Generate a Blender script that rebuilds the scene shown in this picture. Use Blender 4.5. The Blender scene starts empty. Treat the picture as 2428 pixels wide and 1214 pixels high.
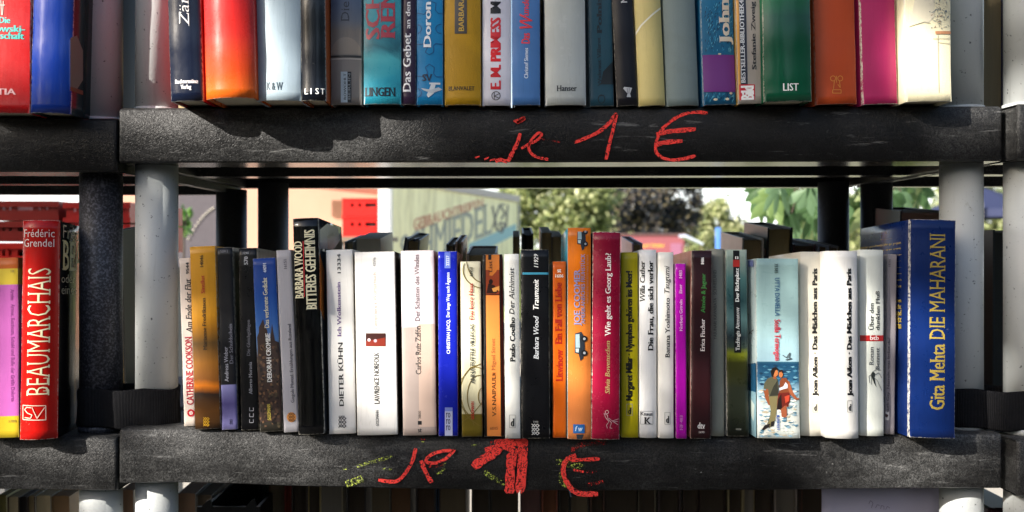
import bpy, bmesh, math, random
from mathutils import Vector, Matrix
random.seed(7)
SC = bpy.context.scene
COL = SC.collection
S = 0.00044            # metres per photograph pixel at one metre
EYE = 1.30
HY = 585.0
R = math.radians

# ------------------------------------------------------------------ camera
cd = bpy.data.cameras.new('camera'); cam = bpy.data.objects.new('camera', cd); COL.objects.link(cam)
cam.location = (0, -1, EYE); cam.rotation_euler = (R(90), 0, 0)
cd.sensor_width = 36; cd.lens = 36 / (2428 * S); cd.shift_y = -(607 - HY) / 2428
cd.clip_start = 0.05; cd.clip_end = 2000
cd.dof.use_dof = True; cd.dof.focus_distance = 0.98; cd.dof.aperture_fstop = 7.5
SC.camera = cam
SC.render.resolution_x = 1024; SC.render.resolution_y = 512

# ------------------------------------------------------------------ light
SUN = Vector((-1.25, -1.0, 0.74)).normalized()
EL = math.asin(SUN.z); AZ = math.atan2(SUN.x, SUN.y)
w = bpy.data.worlds.new("World"); SC.world = w; w.use_nodes = True
nt = w.node_tree
bg = nt.nodes['Background']
sky = nt.nodes.new('ShaderNodeTexSky'); sky.sky_type = 'NISHITA'; sky.sun_disc = False
sky.sun_elevation = EL; sky.sun_rotation = AZ
sky.air_density = 1.0; sky.dust_density = 2.5; sky.ozone_density = 1.0
# bright haze towards the horizon, the same all the way round
tcw = nt.nodes.new('ShaderNodeTexCoord'); sxw = nt.nodes.new('ShaderNodeSeparateXYZ'); nt.links.new(tcw.outputs['Generated'], sxw.inputs[0])
mrw = nt.nodes.new('ShaderNodeMapRange'); mrw.interpolation_type = 'SMOOTHSTEP'
nt.links.new(sxw.outputs[2], mrw.inputs[0]); mrw.inputs[1].default_value = .02; mrw.inputs[2].default_value = .22; mrw.inputs[3].default_value = 1; mrw.inputs[4].default_value = 0
mxw = nt.nodes.new('ShaderNodeMix'); mxw.data_type = 'RGBA'; mxw.blend_type = 'ADD'
nt.links.new(mrw.outputs[0], mxw.inputs[0]); nt.links.new(sky.outputs[0], mxw.inputs[6]); mxw.inputs[7].default_value = (7.5, 7.8, 8.2, 1)
nt.links.new(mxw.outputs[2], bg.inputs[0]); bg.inputs[1].default_value = 0.09
sd = bpy.data.lights.new('sun', 'SUN'); sd.energy = 5.0; sd.angle = R(0.5); sd.color = (1.0, 0.94, 0.85)
sun = bpy.data.objects.new('sun', sd); COL.objects.link(sun)
sun.rotation_euler = SUN.to_track_quat('Z', 'Y').to_euler(); sun.location = (-6, -6, 6)
SC.view_settings.view_transform = 'Standard'; SC.view_settings.look = 'None'
SC.view_settings.gamma = 1; SC.view_settings.use_curve_mapping = False
SC.view_settings.exposure = 1.42

# ------------------------------------------------------------------ helpers
def P(px, py, Y):
    d = 1 + Y
    return Vector(((px - 1214) * S * d, Y, EYE - (py - HY) * S * d))
def X(px, Y=0): return (px - 1214) * S * (1 + Y)
def Z(py, Y=0): return EYE - (py - HY) * S * (1 + Y)
def ray(px, py): return Vector(((px - 1214) * S, 1, -(py - HY) * S))
CAMP = Vector((0, -1, EYE))
def lin(c):
    if isinstance(c, str):
        c = c.lstrip('#'); c = [int(c[i:i + 2], 16) / 255 for i in (0, 2, 4)]
        c = [x / 12.92 if x <= 0.04045 else ((x + 0.055) / 1.055) ** 2.4 for x in c]
    return (c[0], c[1], c[2], 1)
_m = {}
class NT:
    def __init__(s, name):
        s.m = bpy.data.materials.new(name); s.m.use_nodes = True; s.t = s.m.node_tree
        s.b = s.t.nodes['Principled BSDF']
    def n(s, typ, **kw):
        x = s.t.nodes.new('ShaderNode' + typ)
        for k, v in kw.items():
            if k[0] == 'i' and k[1:].isdigit():
                i = int(k[1:])
                if hasattr(v, 'links') or isinstance(v, bpy.types.NodeSocket): s.t.links.new(v, x.inputs[i])
                else: x.inputs[i].default_value = v
            else: setattr(x, k, v)
        return x
    def math(s, op, a, b=0.0, clamp=False):
        x = s.n('Math', operation=op, i0=a, i1=b); x.use_clamp = clamp; return x.outputs[0]
    def noise(s, vec, scale, detail=2.0, rough=.5, dist=0.0):
        x = s.n('TexNoise'); s.t.links.new(vec, x.inputs['Vector'])
        x.inputs['Scale'].default_value = scale; x.inputs['Detail'].default_value = detail
        x.inputs['Roughness'].default_value = rough; x.inputs['Distortion'].default_value = dist
        return x.outputs['Fac']
    def ramp(s, fac, stops, interp='LINEAR'):
        x = s.n('ValToRGB', i0=fac); cr = x.color_ramp; cr.interpolation = interp
        while len(cr.elements) > 1: cr.elements.remove(cr.elements[-1])
        cr.elements[0].position = stops[0][0]; cr.elements[0].color = lin(stops[0][1]) if not isinstance(stops[0][1], (int, float)) else (stops[0][1],) * 3 + (1,)
        for p, c in stops[1:]:
            e = cr.elements.new(p); e.color = lin(c) if not isinstance(c, (int, float)) else (c,) * 3 + (1,)
        return x.outputs[0]
    def mix(s, fac, a, b, mode='MIX'):
        x = s.n('Mix', data_type='RGBA', blend_type=mode)
        for sock, v in ((x.inputs[0], fac), (x.inputs[6], a), (x.inputs[7], b)):
            if isinstance(v, bpy.types.NodeSocket): s.t.links.new(v, sock)
            else: sock.default_value = v
        return x.outputs[2]
    def bump(s, h, strength, dist):
        x = s.n('Bump'); x.inputs['Strength'].default_value = strength; x.inputs['Distance'].default_value = dist
        s.t.links.new(h, x.inputs['Height']); s.t.links.new(x.outputs[0], s.b.inputs['Normal'])
    def col(s, c):
        if isinstance(c, bpy.types.NodeSocket): s.t.links.new(c, s.b.inputs['Base Color'])
        else: s.b.inputs['Base Color'].default_value = c
    def set(s, **kw):
        for k, v in kw.items(): s.b.inputs[k.replace('_', ' ')].default_value = v

def plain(name, c, rough=.5, vary=.12, scale=60, bump=0.0, spec=.5, metal=0.0):
    key = (name, str(c), rough)
    if key in _m: return _m[key]
    a = NT(name); tc = a.n('TexCoord').outputs['Object']
    f = a.noise(tc, scale, 4, .6)
    L = lin(c)
    a.col(a.mix(f, tuple(x * (1 - vary) for x in L[:3]) + (1,), tuple(min(1, x * (1 + vary)) for x in L[:3]) + (1,)))
    a.set(Roughness=rough, Metallic=metal); a.b.inputs['Specular IOR Level'].default_value = spec
    if bump: a.bump(f, bump, .002)
    _m[key] = a.m; return a.m
def ink(c, rough=.38):
    key = ('ink', str(c), rough)
    if key in _m: return _m[key]
    a = NT('printed_ink'); a.col(lin(c)); a.set(Roughness=rough); _m[key] = a.m; return a.m

def mesh(name, bm, mat, parent=None, smooth=False):
    me = bpy.data.meshes.new(name); bm.to_mesh(me); bm.free()
    for m_ in (mat if isinstance(mat, (list, tuple)) else [mat]): me.materials.append(m_)
    if smooth:
        me.polygons.foreach_set('use_smooth', [True] * len(me.polygons))
    o = bpy.data.objects.new(name, me); COL.objects.link(o)
    if parent: o.parent = parent
    return o
def tag(o, label=None, cat=None, group=None, kind=None):
    if label: o['label'] = label
    if cat: o['category'] = cat
    if group: o['group'] = group
    if kind: o['kind'] = kind
    return o
def empty(name, loc, label, cat, group=None):
    o = bpy.data.objects.new(name, None); COL.objects.link(o); o.location = loc
    o.empty_display_size = .02
    return tag(o, label, cat, group)
def bx(bm, x0, x1, y0, y1, z0, z1, bevel=0, mi=0):
    v = [bm.verts.new((x, y, z)) for x in (x0, x1) for y in (y0, y1) for z in (z0, z1)]
    fs = [bm.faces.new([v[i] for i in q]) for q in ((0, 1, 3, 2), (4, 6, 7, 5), (0, 4, 5, 1), (2, 3, 7, 6), (0, 2, 6, 4), (1, 5, 7, 3))]
    for f in fs: f.material_index = mi
    if bevel:
        es = list({e for f in fs for e in f.edges})
        bmesh.ops.bevel(bm, geom=es, offset=bevel, segments=2, affect='EDGES', profile=.5)
def box(*a, **k):
    bm = bmesh.new(); bx(bm, *a, **k); return bm
def cyl(bm, cx, cy, z0, z1, r, n=40, r1=None, caps=True):
    r1 = r if r1 is None else r1
    lo = [bm.verts.new((cx + r * math.cos(2 * math.pi * i / n), cy + r * math.sin(2 * math.pi * i / n), z0)) for i in range(n)]
    hi = [bm.verts.new((cx + r1 * math.cos(2 * math.pi * i / n), cy + r1 * math.sin(2 * math.pi * i / n), z1)) for i in range(n)]
    for i in range(n):
        f = bm.faces.new((lo[i], lo[(i + 1) % n], hi[(i + 1) % n], hi[i])); f.smooth = True
    if caps: bm.faces.new(lo[::-1]); bm.faces.new(hi)

# ------------------------------------------------------------------ materials
def plastic_slab(name, dust=1.0, seed=0.0, base=.005, worn=None):
    a = NT(name); tc = a.n('TexCoord').outputs['Object']
    mp = a.n('Mapping'); a.t.links.new(tc, mp.inputs[0]); mp.inputs[1].default_value = (seed, seed * .7, seed * 1.3)
    v = mp.outputs[0]
    worm = a.noise(v, 300, 3, .55, 2.2)
    big = a.noise(v, 5.5, 6, .62, .6)
    mid0 = a.noise(v, 9, 4, .6)
    mq = a.n('Mapping'); a.t.links.new(v, mq.inputs[0]); mq.inputs[3].default_value = (1, 1, 5)
    scr0 = a.ramp(a.noise(mq.outputs[0], 11, 5, .65, .8), [(.4, 0.0), (.66, 1.0)])
    mid = a.noise(v, 38, 5, .7)
    worm_m = a.ramp(worm, [(.42, 0.0), (.64, 1.0)])
    big_m = a.ramp(big, [(.34, .08), (.62, 1.0)])
    if worn:        # dust painted paler on sunlit stretches of the board, darker on shaded ones
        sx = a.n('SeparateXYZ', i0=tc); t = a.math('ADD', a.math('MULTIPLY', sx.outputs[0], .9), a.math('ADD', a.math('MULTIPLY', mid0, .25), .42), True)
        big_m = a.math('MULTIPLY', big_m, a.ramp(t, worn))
    d = a.math('MULTIPLY', a.math('ADD', a.math('MULTIPLY', worm_m, .72), .2), a.math('MULTIPLY', big_m, a.math('ADD', a.math('MULTIPLY', scr0, .9), .55)))
    d = a.math('MULTIPLY', d, a.math('ADD', a.math('MULTIPLY', mid, 1.0), .35))
    # dry dust clinging to the lower rim and spots of chalk dust
    mps = a.n('Mapping'); a.t.links.new(tc, mps.inputs[0]); mps.inputs[3].default_value = (1, 1, 9); mps.inputs[2].default_value = (0, .12, 0)
    scr = a.ramp(a.noise(mps.outputs[0], 14, 6, .75, .4), [(.60, 0.0), (.68, 1.0)])
    spots = a.ramp(a.noise(v, 150, 2, .5), [(.72, 0.0), (.78, 1.0)])
    patch = a.ramp(a.noise(v, 9, 3, .6), [(.5, 0.0), (.66, 1.0)])
    d2 = a.math('ADD', a.math('MULTIPLY', d, .50 * dust), a.math('ADD', a.math('MULTIPLY', a.math('MULTIPLY', spots, patch), .7), a.math('MULTIPLY', a.math('MULTIPLY', scr, mid), .75 * dust)), True)
    a.col(a.mix(d2, (base, base, base * 1.08, 1), (.30, .30, .295, 1)))
    a.set(Roughness=.5); a.b.inputs['Specular IOR Level'].default_value = .28
    rg = a.ramp(big, [(.3, .34), (.7, .55)]); a.t.links.new(rg, a.b.inputs['Roughness'])
    a.bump(worm, .75, .0012)
    return a.m
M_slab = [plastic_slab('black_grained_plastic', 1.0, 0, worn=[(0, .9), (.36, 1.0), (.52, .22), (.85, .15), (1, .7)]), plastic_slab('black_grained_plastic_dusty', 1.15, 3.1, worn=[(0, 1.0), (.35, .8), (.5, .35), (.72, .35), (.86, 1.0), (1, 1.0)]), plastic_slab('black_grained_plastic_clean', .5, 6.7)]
M_lip = plain('smooth_black_plastic', '#1c1a18', .22, .3, 30, spec=.9)
def pole_mat(name, c, speck, sc=230, lo=.66, hi=.72, rough=.45, streak=True):
    a = NT(name); tc = a.n('TexCoord').outputs['Object']
    sp = a.ramp(a.noise(tc, sc, 3, .6), [(lo, 0.0), (hi, 1.0)])
    big = a.noise(tc, 9, 4, .6)
    L = lin(c); b0 = a.mix(big, tuple(x * .86 for x in L[:3]) + (1,), tuple(min(1, x * 1.06) for x in L[:3]) + (1,))
    scr = a.ramp(a.noise(tc, 40, 5, .75, 1.5), [(.64, 0.0), (.70, 1.0)])
    ms = a.n('Mapping'); a.t.links.new(tc, ms.inputs[0]); ms.inputs[3].default_value = (1, 1, .06)
    sk = a.ramp(a.noise(ms.outputs[0], 110, 4, .7), [(.60, 0.0), (.66, 1.0)])
    b0 = a.mix(a.math('MULTIPLY', a.math('MULTIPLY', sk, big), .5), b0, (L[0] * .5, L[1] * .5, L[2] * .48, 1))
    b1 = a.mix(a.math('MULTIPLY', scr, .35), b0, (L[0] * .55, L[1] * .52, L[2] * .46, 1))
    a.col(a.mix(sp, b1, lin(speck))); a.set(Roughness=rough)
    a.bump(a.noise(tc, 330, 2, .5), .35, .0005)
    return a.m
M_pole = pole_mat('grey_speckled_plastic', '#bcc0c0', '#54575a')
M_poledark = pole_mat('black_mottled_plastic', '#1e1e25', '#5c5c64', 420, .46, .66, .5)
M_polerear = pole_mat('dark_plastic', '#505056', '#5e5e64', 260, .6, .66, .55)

# ------------------------------------------------------------------ shelving units
def poly_fn(pts):
    def f(px):
        if px <= pts[0][0]: return pts[0][1]
        for (a, b), (c, d) in zip(pts, pts[1:]):
            if px <= c: return b + (d - b) * (px - a) / (c - a)
        return pts[-1][1]
    return f
T_low = poly_fn([(288, 1017), (430, 1014), (520, 1017), (700, 1023), (900, 1028), (1200, 1033), (1600, 1034), (1900, 1031), (2100, 1029), (2378, 1028)])
T_up = poly_fn([(280, 255), (1200, 254), (2378, 251)])
T_left_up = poly_fn([(-1000, 277), (275, 279)])
T_left_low = poly_fn([(-1000, 1031), (0, 1033), (275, 1037)])
T_right_up = poly_fn([(2380, 251), (3600, 250)])
T_right_low = poly_fn([(2380, 1035), (3600, 1036)])

def slab(parent, x0, x1, yf, depth, T, th, mat, sag=0.0, off=0.0, name='shelf'):
    """inverted tray: walls, ribs beneath, rounded rim; T gives photo rows of its top edge"""
    r = .003
    L = x1 - x0
    xs = [0, .0007, .0018, .004] + [.004 + (L - .008) * i / 36 for i in range(1, 36)] + [L - .004, L - .0018, L - .0007, L]
    y1 = yf + depth
    bm = bmesh.new(); rows = []
    for x in xs:
        e = min(x, L - x)
        ins = r - math.sqrt(max(0, r * r - (r - e) ** 2)) if e < r else 0
        X_ = x0 + x
        px = X_ / S + 1214
        zt = Z(T(px)) + off
        wv = .0006 * math.sin(X_ * 23 + zt * 9) + .0004 * math.sin(X_ * 61)
        a = yf + ins + wv
        prof = [(a, -th + .0015), (a, -r - .001), (a + .0012, -.0018), (a + .0045, -ins * .5), (yf + .13, -.0066 * sag), (yf + .22, -.0085 * sag),
                (yf + .33, -.0066 * sag), (y1 - .004, 0), (y1, -r), (y1, -th), (y1 - .02, -th), (y1 - .02, -.018), (yf + .245, -.018), (yf + .245, -th + .001),
                (yf + .212, -th + .001), (yf + .212, -.018), (yf + .064, -.018), (yf + .062, -th + .003), (a + .060, -th), (a + .003, -th)]
        rows.append([bm.verts.new((X_, p[0], zt + p[1])) for p in prof])
    n = len(rows[0])
    for i in range(len(rows) - 1):
        for j in range(n):
            f = bm.faces.new((rows[i][j], rows[i + 1][j], rows[i + 1][(j + 1) % n], rows[i][(j + 1) % n]))
            f.smooth = j in (0, 1, 2, 3)
            if j in (9, 13, 17, 18): f.material_index = 1
    # end walls (solid ends of the tray) with a recessed panel
    for (xa, xb, rw) in ((x0 + .0002, x0 + .012, rows[0]), (x1 - .012, x1 - .0002, rows[-1])):
        px = (xa + xb) / 2 / S + 1214
        zt = Z(T(px)) + off
        bx(bm, xa, xb, yf + .0045, y1 - .0045, zt - th + .001, zt - .003)
    bmesh.ops.recalc_face_normals(bm, faces=bm.faces)
    return mesh(name, bm, [mat, M_lip], parent)

def unit(label, x0, x1, yf, depth, levels, pole_px, mats, group, offs, polemats, thick):
    u = empty('shelving_unit', ((x0 + x1) / 2, yf + depth / 2, 0), label, 'shelving unit', group)
    shelves = []
    for k, (T, off, sag, m_) in enumerate(levels):
        s_ = slab(None, x0, x1, yf, depth, T, thick, m_, sag, off); shelves.append(s_)
        s_.parent = u; s_.matrix_parent_inverse = Matrix.Translation(-u.location)
    for k, pxc in enumerate(pole_px):
        for rear in (0, 1):
            cy = yf + (.045 if not rear else depth - .045)
            cx = X(pxc[rear], cy)
            for j in range(len(levels)):
                Tt, offt = levels[j][0], levels[j][1]
                px = cx / S + 1214
                ztop = Z(Tt(px)) + offt - thick + .006
                zbot = (Z(levels[j + 1][0](px)) + levels[j + 1][1] - .001) if j + 1 < len(levels) else 0.0
                bm = bmesh.new(); rr = .0222
                cyl(bm, cx, cy, zbot + .0, zbot + .006, rr + .0012)
                cyl(bm, cx, cy, zbot + .006, ztop, rr)
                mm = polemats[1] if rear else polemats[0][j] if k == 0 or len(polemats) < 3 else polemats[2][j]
                p_ = mesh('pole', bm, mm, u); p_.matrix_parent_inverse = Matrix.Translation(-u.location)
    return u, shelves

STEP = 777 * S
low_z3 = -STEP
g_un = 'plastic shelving units of the book stall'
midu, midS = unit('middle black plastic shelving unit with two rows of books and red chalk prices', X(281), X(2377), 0, .46,
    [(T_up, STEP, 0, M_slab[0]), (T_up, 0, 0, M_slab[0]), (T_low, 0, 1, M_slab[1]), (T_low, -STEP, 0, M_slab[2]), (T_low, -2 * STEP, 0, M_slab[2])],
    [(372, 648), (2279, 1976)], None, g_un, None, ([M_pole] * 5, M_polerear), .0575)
leftu, leftS = unit('left shelving unit with the dark mottled front pole, cut off by the left picture edge', X(281) - .009 - .922, X(275), .002, .46,
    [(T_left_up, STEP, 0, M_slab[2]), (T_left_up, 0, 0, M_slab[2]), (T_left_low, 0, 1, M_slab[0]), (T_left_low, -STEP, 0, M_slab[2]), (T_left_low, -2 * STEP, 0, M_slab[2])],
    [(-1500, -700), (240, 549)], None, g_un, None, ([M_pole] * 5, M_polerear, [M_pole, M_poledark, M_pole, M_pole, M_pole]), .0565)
rightu, rightS = unit('right shelving unit with its lit end face, mostly cut off by the right picture edge', .5185, .5185 + .92, -.018, .46,
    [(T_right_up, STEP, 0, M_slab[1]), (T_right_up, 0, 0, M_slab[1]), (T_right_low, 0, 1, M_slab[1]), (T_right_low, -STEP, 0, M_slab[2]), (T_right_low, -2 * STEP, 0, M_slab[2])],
    [(2433, 2078), (4300, 3500)], None, g_un, None, ([M_pole] * 5, M_polerear, [M_pole] * 5), .058)
for o_, l_ in ((midS[1], 'black grained shelf with the red chalk price above eye level'), (midS[2], 'dusty black shelf with red chalk over yellow smears'),
               (leftS[1], 'dark shelf in shade with rubbed smears'), (leftS[2], 'grained shelf crossed by a curved shadow')):
    o_['label'] = l_

# chalk writing on the shelf fronts ------------------------------------------------
def chalk_mat(name, c, lo, hi):
    a = NT(name); tc = a.n('TexCoord').outputs['Object']
    worm = a.noise(tc, 250, 3, .55, 2.2)
    al = a.ramp(worm, [(lo, 0.0), (hi, 1.0)]); L = lin(c)
    a.col(L); a.set(Roughness=.9)
    a.t.links.new(al, a.b.inputs['Alpha'])
    return a.m
CH_red = chalk_mat('red_chalk', '#f2423a', .36, .50)
CH_red2 = chalk_mat('faint_red_chalk', '#b4221e', .50, .66)
CH_yel = chalk_mat('yellow_chalk', '#aab84c', .49, .64)
def chalk(shelf, strokes, mat, name, order=0):
    bm = bmesh.new()
    for q, (wd, pts) in enumerate(strokes):
        pp = []
        for i in range(len(pts) - 1):            # Catmull-Rom smoothing
            p0 = pts[max(0, i - 1)]; p1 = pts[i]; p2 = pts[i + 1]; p3 = pts[min(len(pts) - 1, i + 2)]
            n = 5 if len(pts) > 2 else 1
            for k in range(n):
                t = k / n
                pp.append(tuple(.5 * ((2 * p1[j]) + (-p0[j] + p2[j]) * t + (2 * p0[j] - 5 * p1[j] + 4 * p2[j] - p3[j]) * t * t + (-p0[j] + 3 * p1[j] - 3 * p2[j] + p3[j]) * t ** 3) for j in (0, 1)))
        pp.append(tuple(pts[-1]))
        L_ = []
        for i, p in enumerate(pp):
            a = pp[max(0, i - 1)]; b = pp[min(len(pp) - 1, i + 1)]
            dx, dy = b[0] - a[0], b[1] - a[1]; l = math.hypot(dx, dy) or 1
            ww = wd * .47 * (1 + random.uniform(-.14, .14)) * (.7 if i in (0, len(pp) - 1) else 1)
            nx, ny = -dy / l * ww, dx / l * ww
            L_.append(((p[0] + nx, p[1] + ny), (p[0] - nx, p[1] - ny)))
        yy = -.0012 - .00012 * q - .0006 * order
        vs = [[bm.verts.new((X(c[0], yy), yy, Z(c[1], yy))) for c in pr] for pr in L_]
        for i in range(len(vs) - 1):
            bm.faces.new((vs[i][0], vs[i + 1][0], vs[i + 1][1], vs[i][1]))
    o = mesh(name, bm, mat, None)
    o.parent = shelf
    return o
J1, J2 = midS[1], midS[2]
chalk(J1, [(6, [(1126, 374), (1137, 371)])], CH_red, 'chalk_dot'); chalk(J1, [(6, [(1148, 378), (1160, 373)])], CH_red, 'chalk_dot'); chalk(J1, [(6, [(1160, 381), (1174, 377)])], CH_red, 'chalk_dot')
chalk(J1, [(10, [(1234, 316), (1226, 340), (1214, 364), (1203, 382), (1188, 379), (1174, 382)])], CH_red, 'chalk_letter'); chalk(J1, [(7, [(1218, 288), (1243, 280), (1224, 292), (1242, 283), (1240, 277)])], CH_red, 'chalk_dot')
chalk(J1, [(7, [(1236, 352), (1254, 342), (1274, 332), (1284, 319), (1276, 316), (1263, 328), (1254, 344), (1257, 360), (1272, 372), (1301, 378)])], CH_red, 'chalk_letter')
chalk(J1, [(9, [(1362, 338), (1390, 327), (1422, 311), (1446, 290), (1461, 271), (1457, 292), (1453, 310), (1444, 345), (1437, 379)])], CH_red, 'chalk_digit')
chalk(J1, [(8, [(1678, 268), (1650, 266), (1618, 272), (1590, 288), (1569, 308), (1557, 335), (1555, 357), (1566, 371), (1590, 379), (1618, 377), (1650, 369)]), (11, [(1556, 319), (1578, 313), (1604, 310), (1650, 306)]), (11, [(1556, 344), (1575, 338), (1618, 334)])], CH_red, 'chalk_euro_sign')
chalk(J1, [(4, [(1283, 331), (1300, 332), (1330, 338)])], CH_red2, 'chalk_smear', 1)
chalk(J2, [(9, [(986, 1063), (978, 1092), (964, 1118), (946, 1138), (928, 1142), (897, 1138)])], CH_red, 'chalk_letter', 3)
chalk(J2, [(8, [(1076, 1068), (1046, 1070), (1020, 1080), (1010, 1094), (1030, 1098), (1056, 1088), (1078, 1066)]), (11, [(998, 1092), (1006, 1112), (1014, 1128), (1024, 1145)])], CH_red, 'chalk_letter', 3)
chalk(J2, [(22, [(1122, 1108), (1145, 1090), (1172, 1074), (1184, 1062)]), (17, [(1150, 1068), (1200, 1060), (1228, 1075)]), (19, [(1172, 1050), (1210, 1049), (1252, 1050)]), (24, [(1214, 1074), (1210, 1120), (1208, 1170)]), (24, [(1240, 1048), (1238, 1110), (1232, 1170)])], CH_red, 'chalk_digit', 3)
chalk(J2, [(13, [(1366, 1080), (1346, 1088), (1336, 1106), (1338, 1130), (1352, 1156), (1364, 1166), (1380, 1171), (1418, 1171)]), (9, [(1352, 1092), (1380, 1090), (1422, 1088)]), (8, [(1360, 1114), (1384, 1119)])], CH_red, 'chalk_euro_sign', 3)
chalk(J2, [(12, [(1440, 1050), (1400, 1050), (1370, 1058), (1354, 1070)]), (8, [(1384, 1119), (1416, 1119)]), (14, [(1392, 1150), (1430, 1142)]), (20, [(1018, 1110), (1050, 1098)]), (16, [(1160, 1052), (1190, 1046)]), (5, [(996, 1042), (1010, 1041)])], CH_red2, 'chalk_smear', 2)['kind'] = 'stuff'
chalk(J2, [(9, [(908, 1112), (930, 1112)]), (12, [(1148, 1118), (1168, 1132), (1198, 1148)]), (14, [(1318, 1096), (1332, 1096), (1352, 1102), (1385, 1106)]), (12, [(1330, 1118), (1334, 1146), (1362, 1160)]),
    (9, [(1056, 1098), (1050, 1116), (1036, 1126)]), (8, [(846, 1106), (880, 1096), (930, 1082)]), (7, [(1118, 1057), (1138, 1054)]), (26, [(820, 1148), (860, 1135)]), (10, [(812, 1112), (824, 1110)]), (5, [(1000, 1048), (1006, 1046)])], CH_yel, 'chalk_smear', 1)['kind'] = 'stuff'

# elastic straps round neighbouring poles -----------------------------------------
def strap(label, ca, cb, z0, z1, flip=False):
    r = .0248; pts = []
    (ax, ay), (bxx, by) = ca, cb
    for i in range(19): a = math.pi / 2 + math.pi * i / 18; pts.append((ax + r * math.cos(a), ay + r * math.sin(a)))
    for i in range(1, 14):
        t = i / 14; pts.append((ax + (bxx - ax) * t, ay - r + (by - ay) * t + .0018 * math.sin(t * 9)))
    for i in range(19): a = -math.pi / 2 + math.pi * i / 18; pts.append((bxx + r * math.cos(a), by + r * math.sin(a)))
    bm = bmesh.new(); n = len(pts); rows = []
    zs = [0, .06, .3, .6, .94, 1]
    for k, t in enumerate(zs):
        ins = .0012 if k in (0, 5) else 0
        row = []
        for i, (x, y) in enumerate(pts):
            cx, cy = (ax + bxx) / 2, (ay + by) / 2
            d = Vector((x - cx, y - cy)); d.normalize()
            wv = .0009 * math.sin(i * .8 + t * 3)
            row.append(bm.verts.new((x - d.x * (ins - wv), y - d.y * (ins - wv), z0 + (z1 - z0) * t + .0012 * math.sin(i * .45))))
        rows.append(row)
    for k in range(5):
        for i in range(n):
            f = bm.faces.new((rows[k][i], rows[k][(i + 1) % n], rows[k + 1][(i + 1) % n], rows[k + 1][i])); f.smooth = True
    bm.normal_update()
    res = bmesh.ops.solidify(bm, geom=list(bm.faces), thickness=.0022)
    a = NT('ribbed_elastic'); tc = a.n('TexCoord').outputs['Object']
    wv = a.n('TexWave', wave_type='BANDS', bands_direction='X'); a.t.links.new(tc, wv.inputs[0]); wv.inputs['Scale'].default_value = 210; wv.inputs['Distortion'].default_value = .6
    nz = a.noise(tc, 420, 3, .6)
    a.col(a.mix(a.math('MULTIPLY', wv.outputs['Fac'], nz), (.005, .005, .006, 1), (.035, .035, .038, 1))); a.set(Roughness=.85)
    a.b.inputs['Specular IOR Level'].default_value = .1; a.bump(wv.outputs['Fac'], .7, .001)
    o = mesh('elastic_strap', bm, a.m)
    return tag(o, label, 'strap', 'elastic straps tying the shelf poles')
strap('ribbed black elastic strap round the two poles at the left, half in sun', (X(240, .047) , .047), (X(372, .045), .045), Z(1012, .03), Z(921, .03))
strap('black elastic strap round the two poles at the right, in shadow', (X(2279, .045), .045), (X(2433, .027), .027), Z(1013, .03), Z(921, .03))

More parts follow.
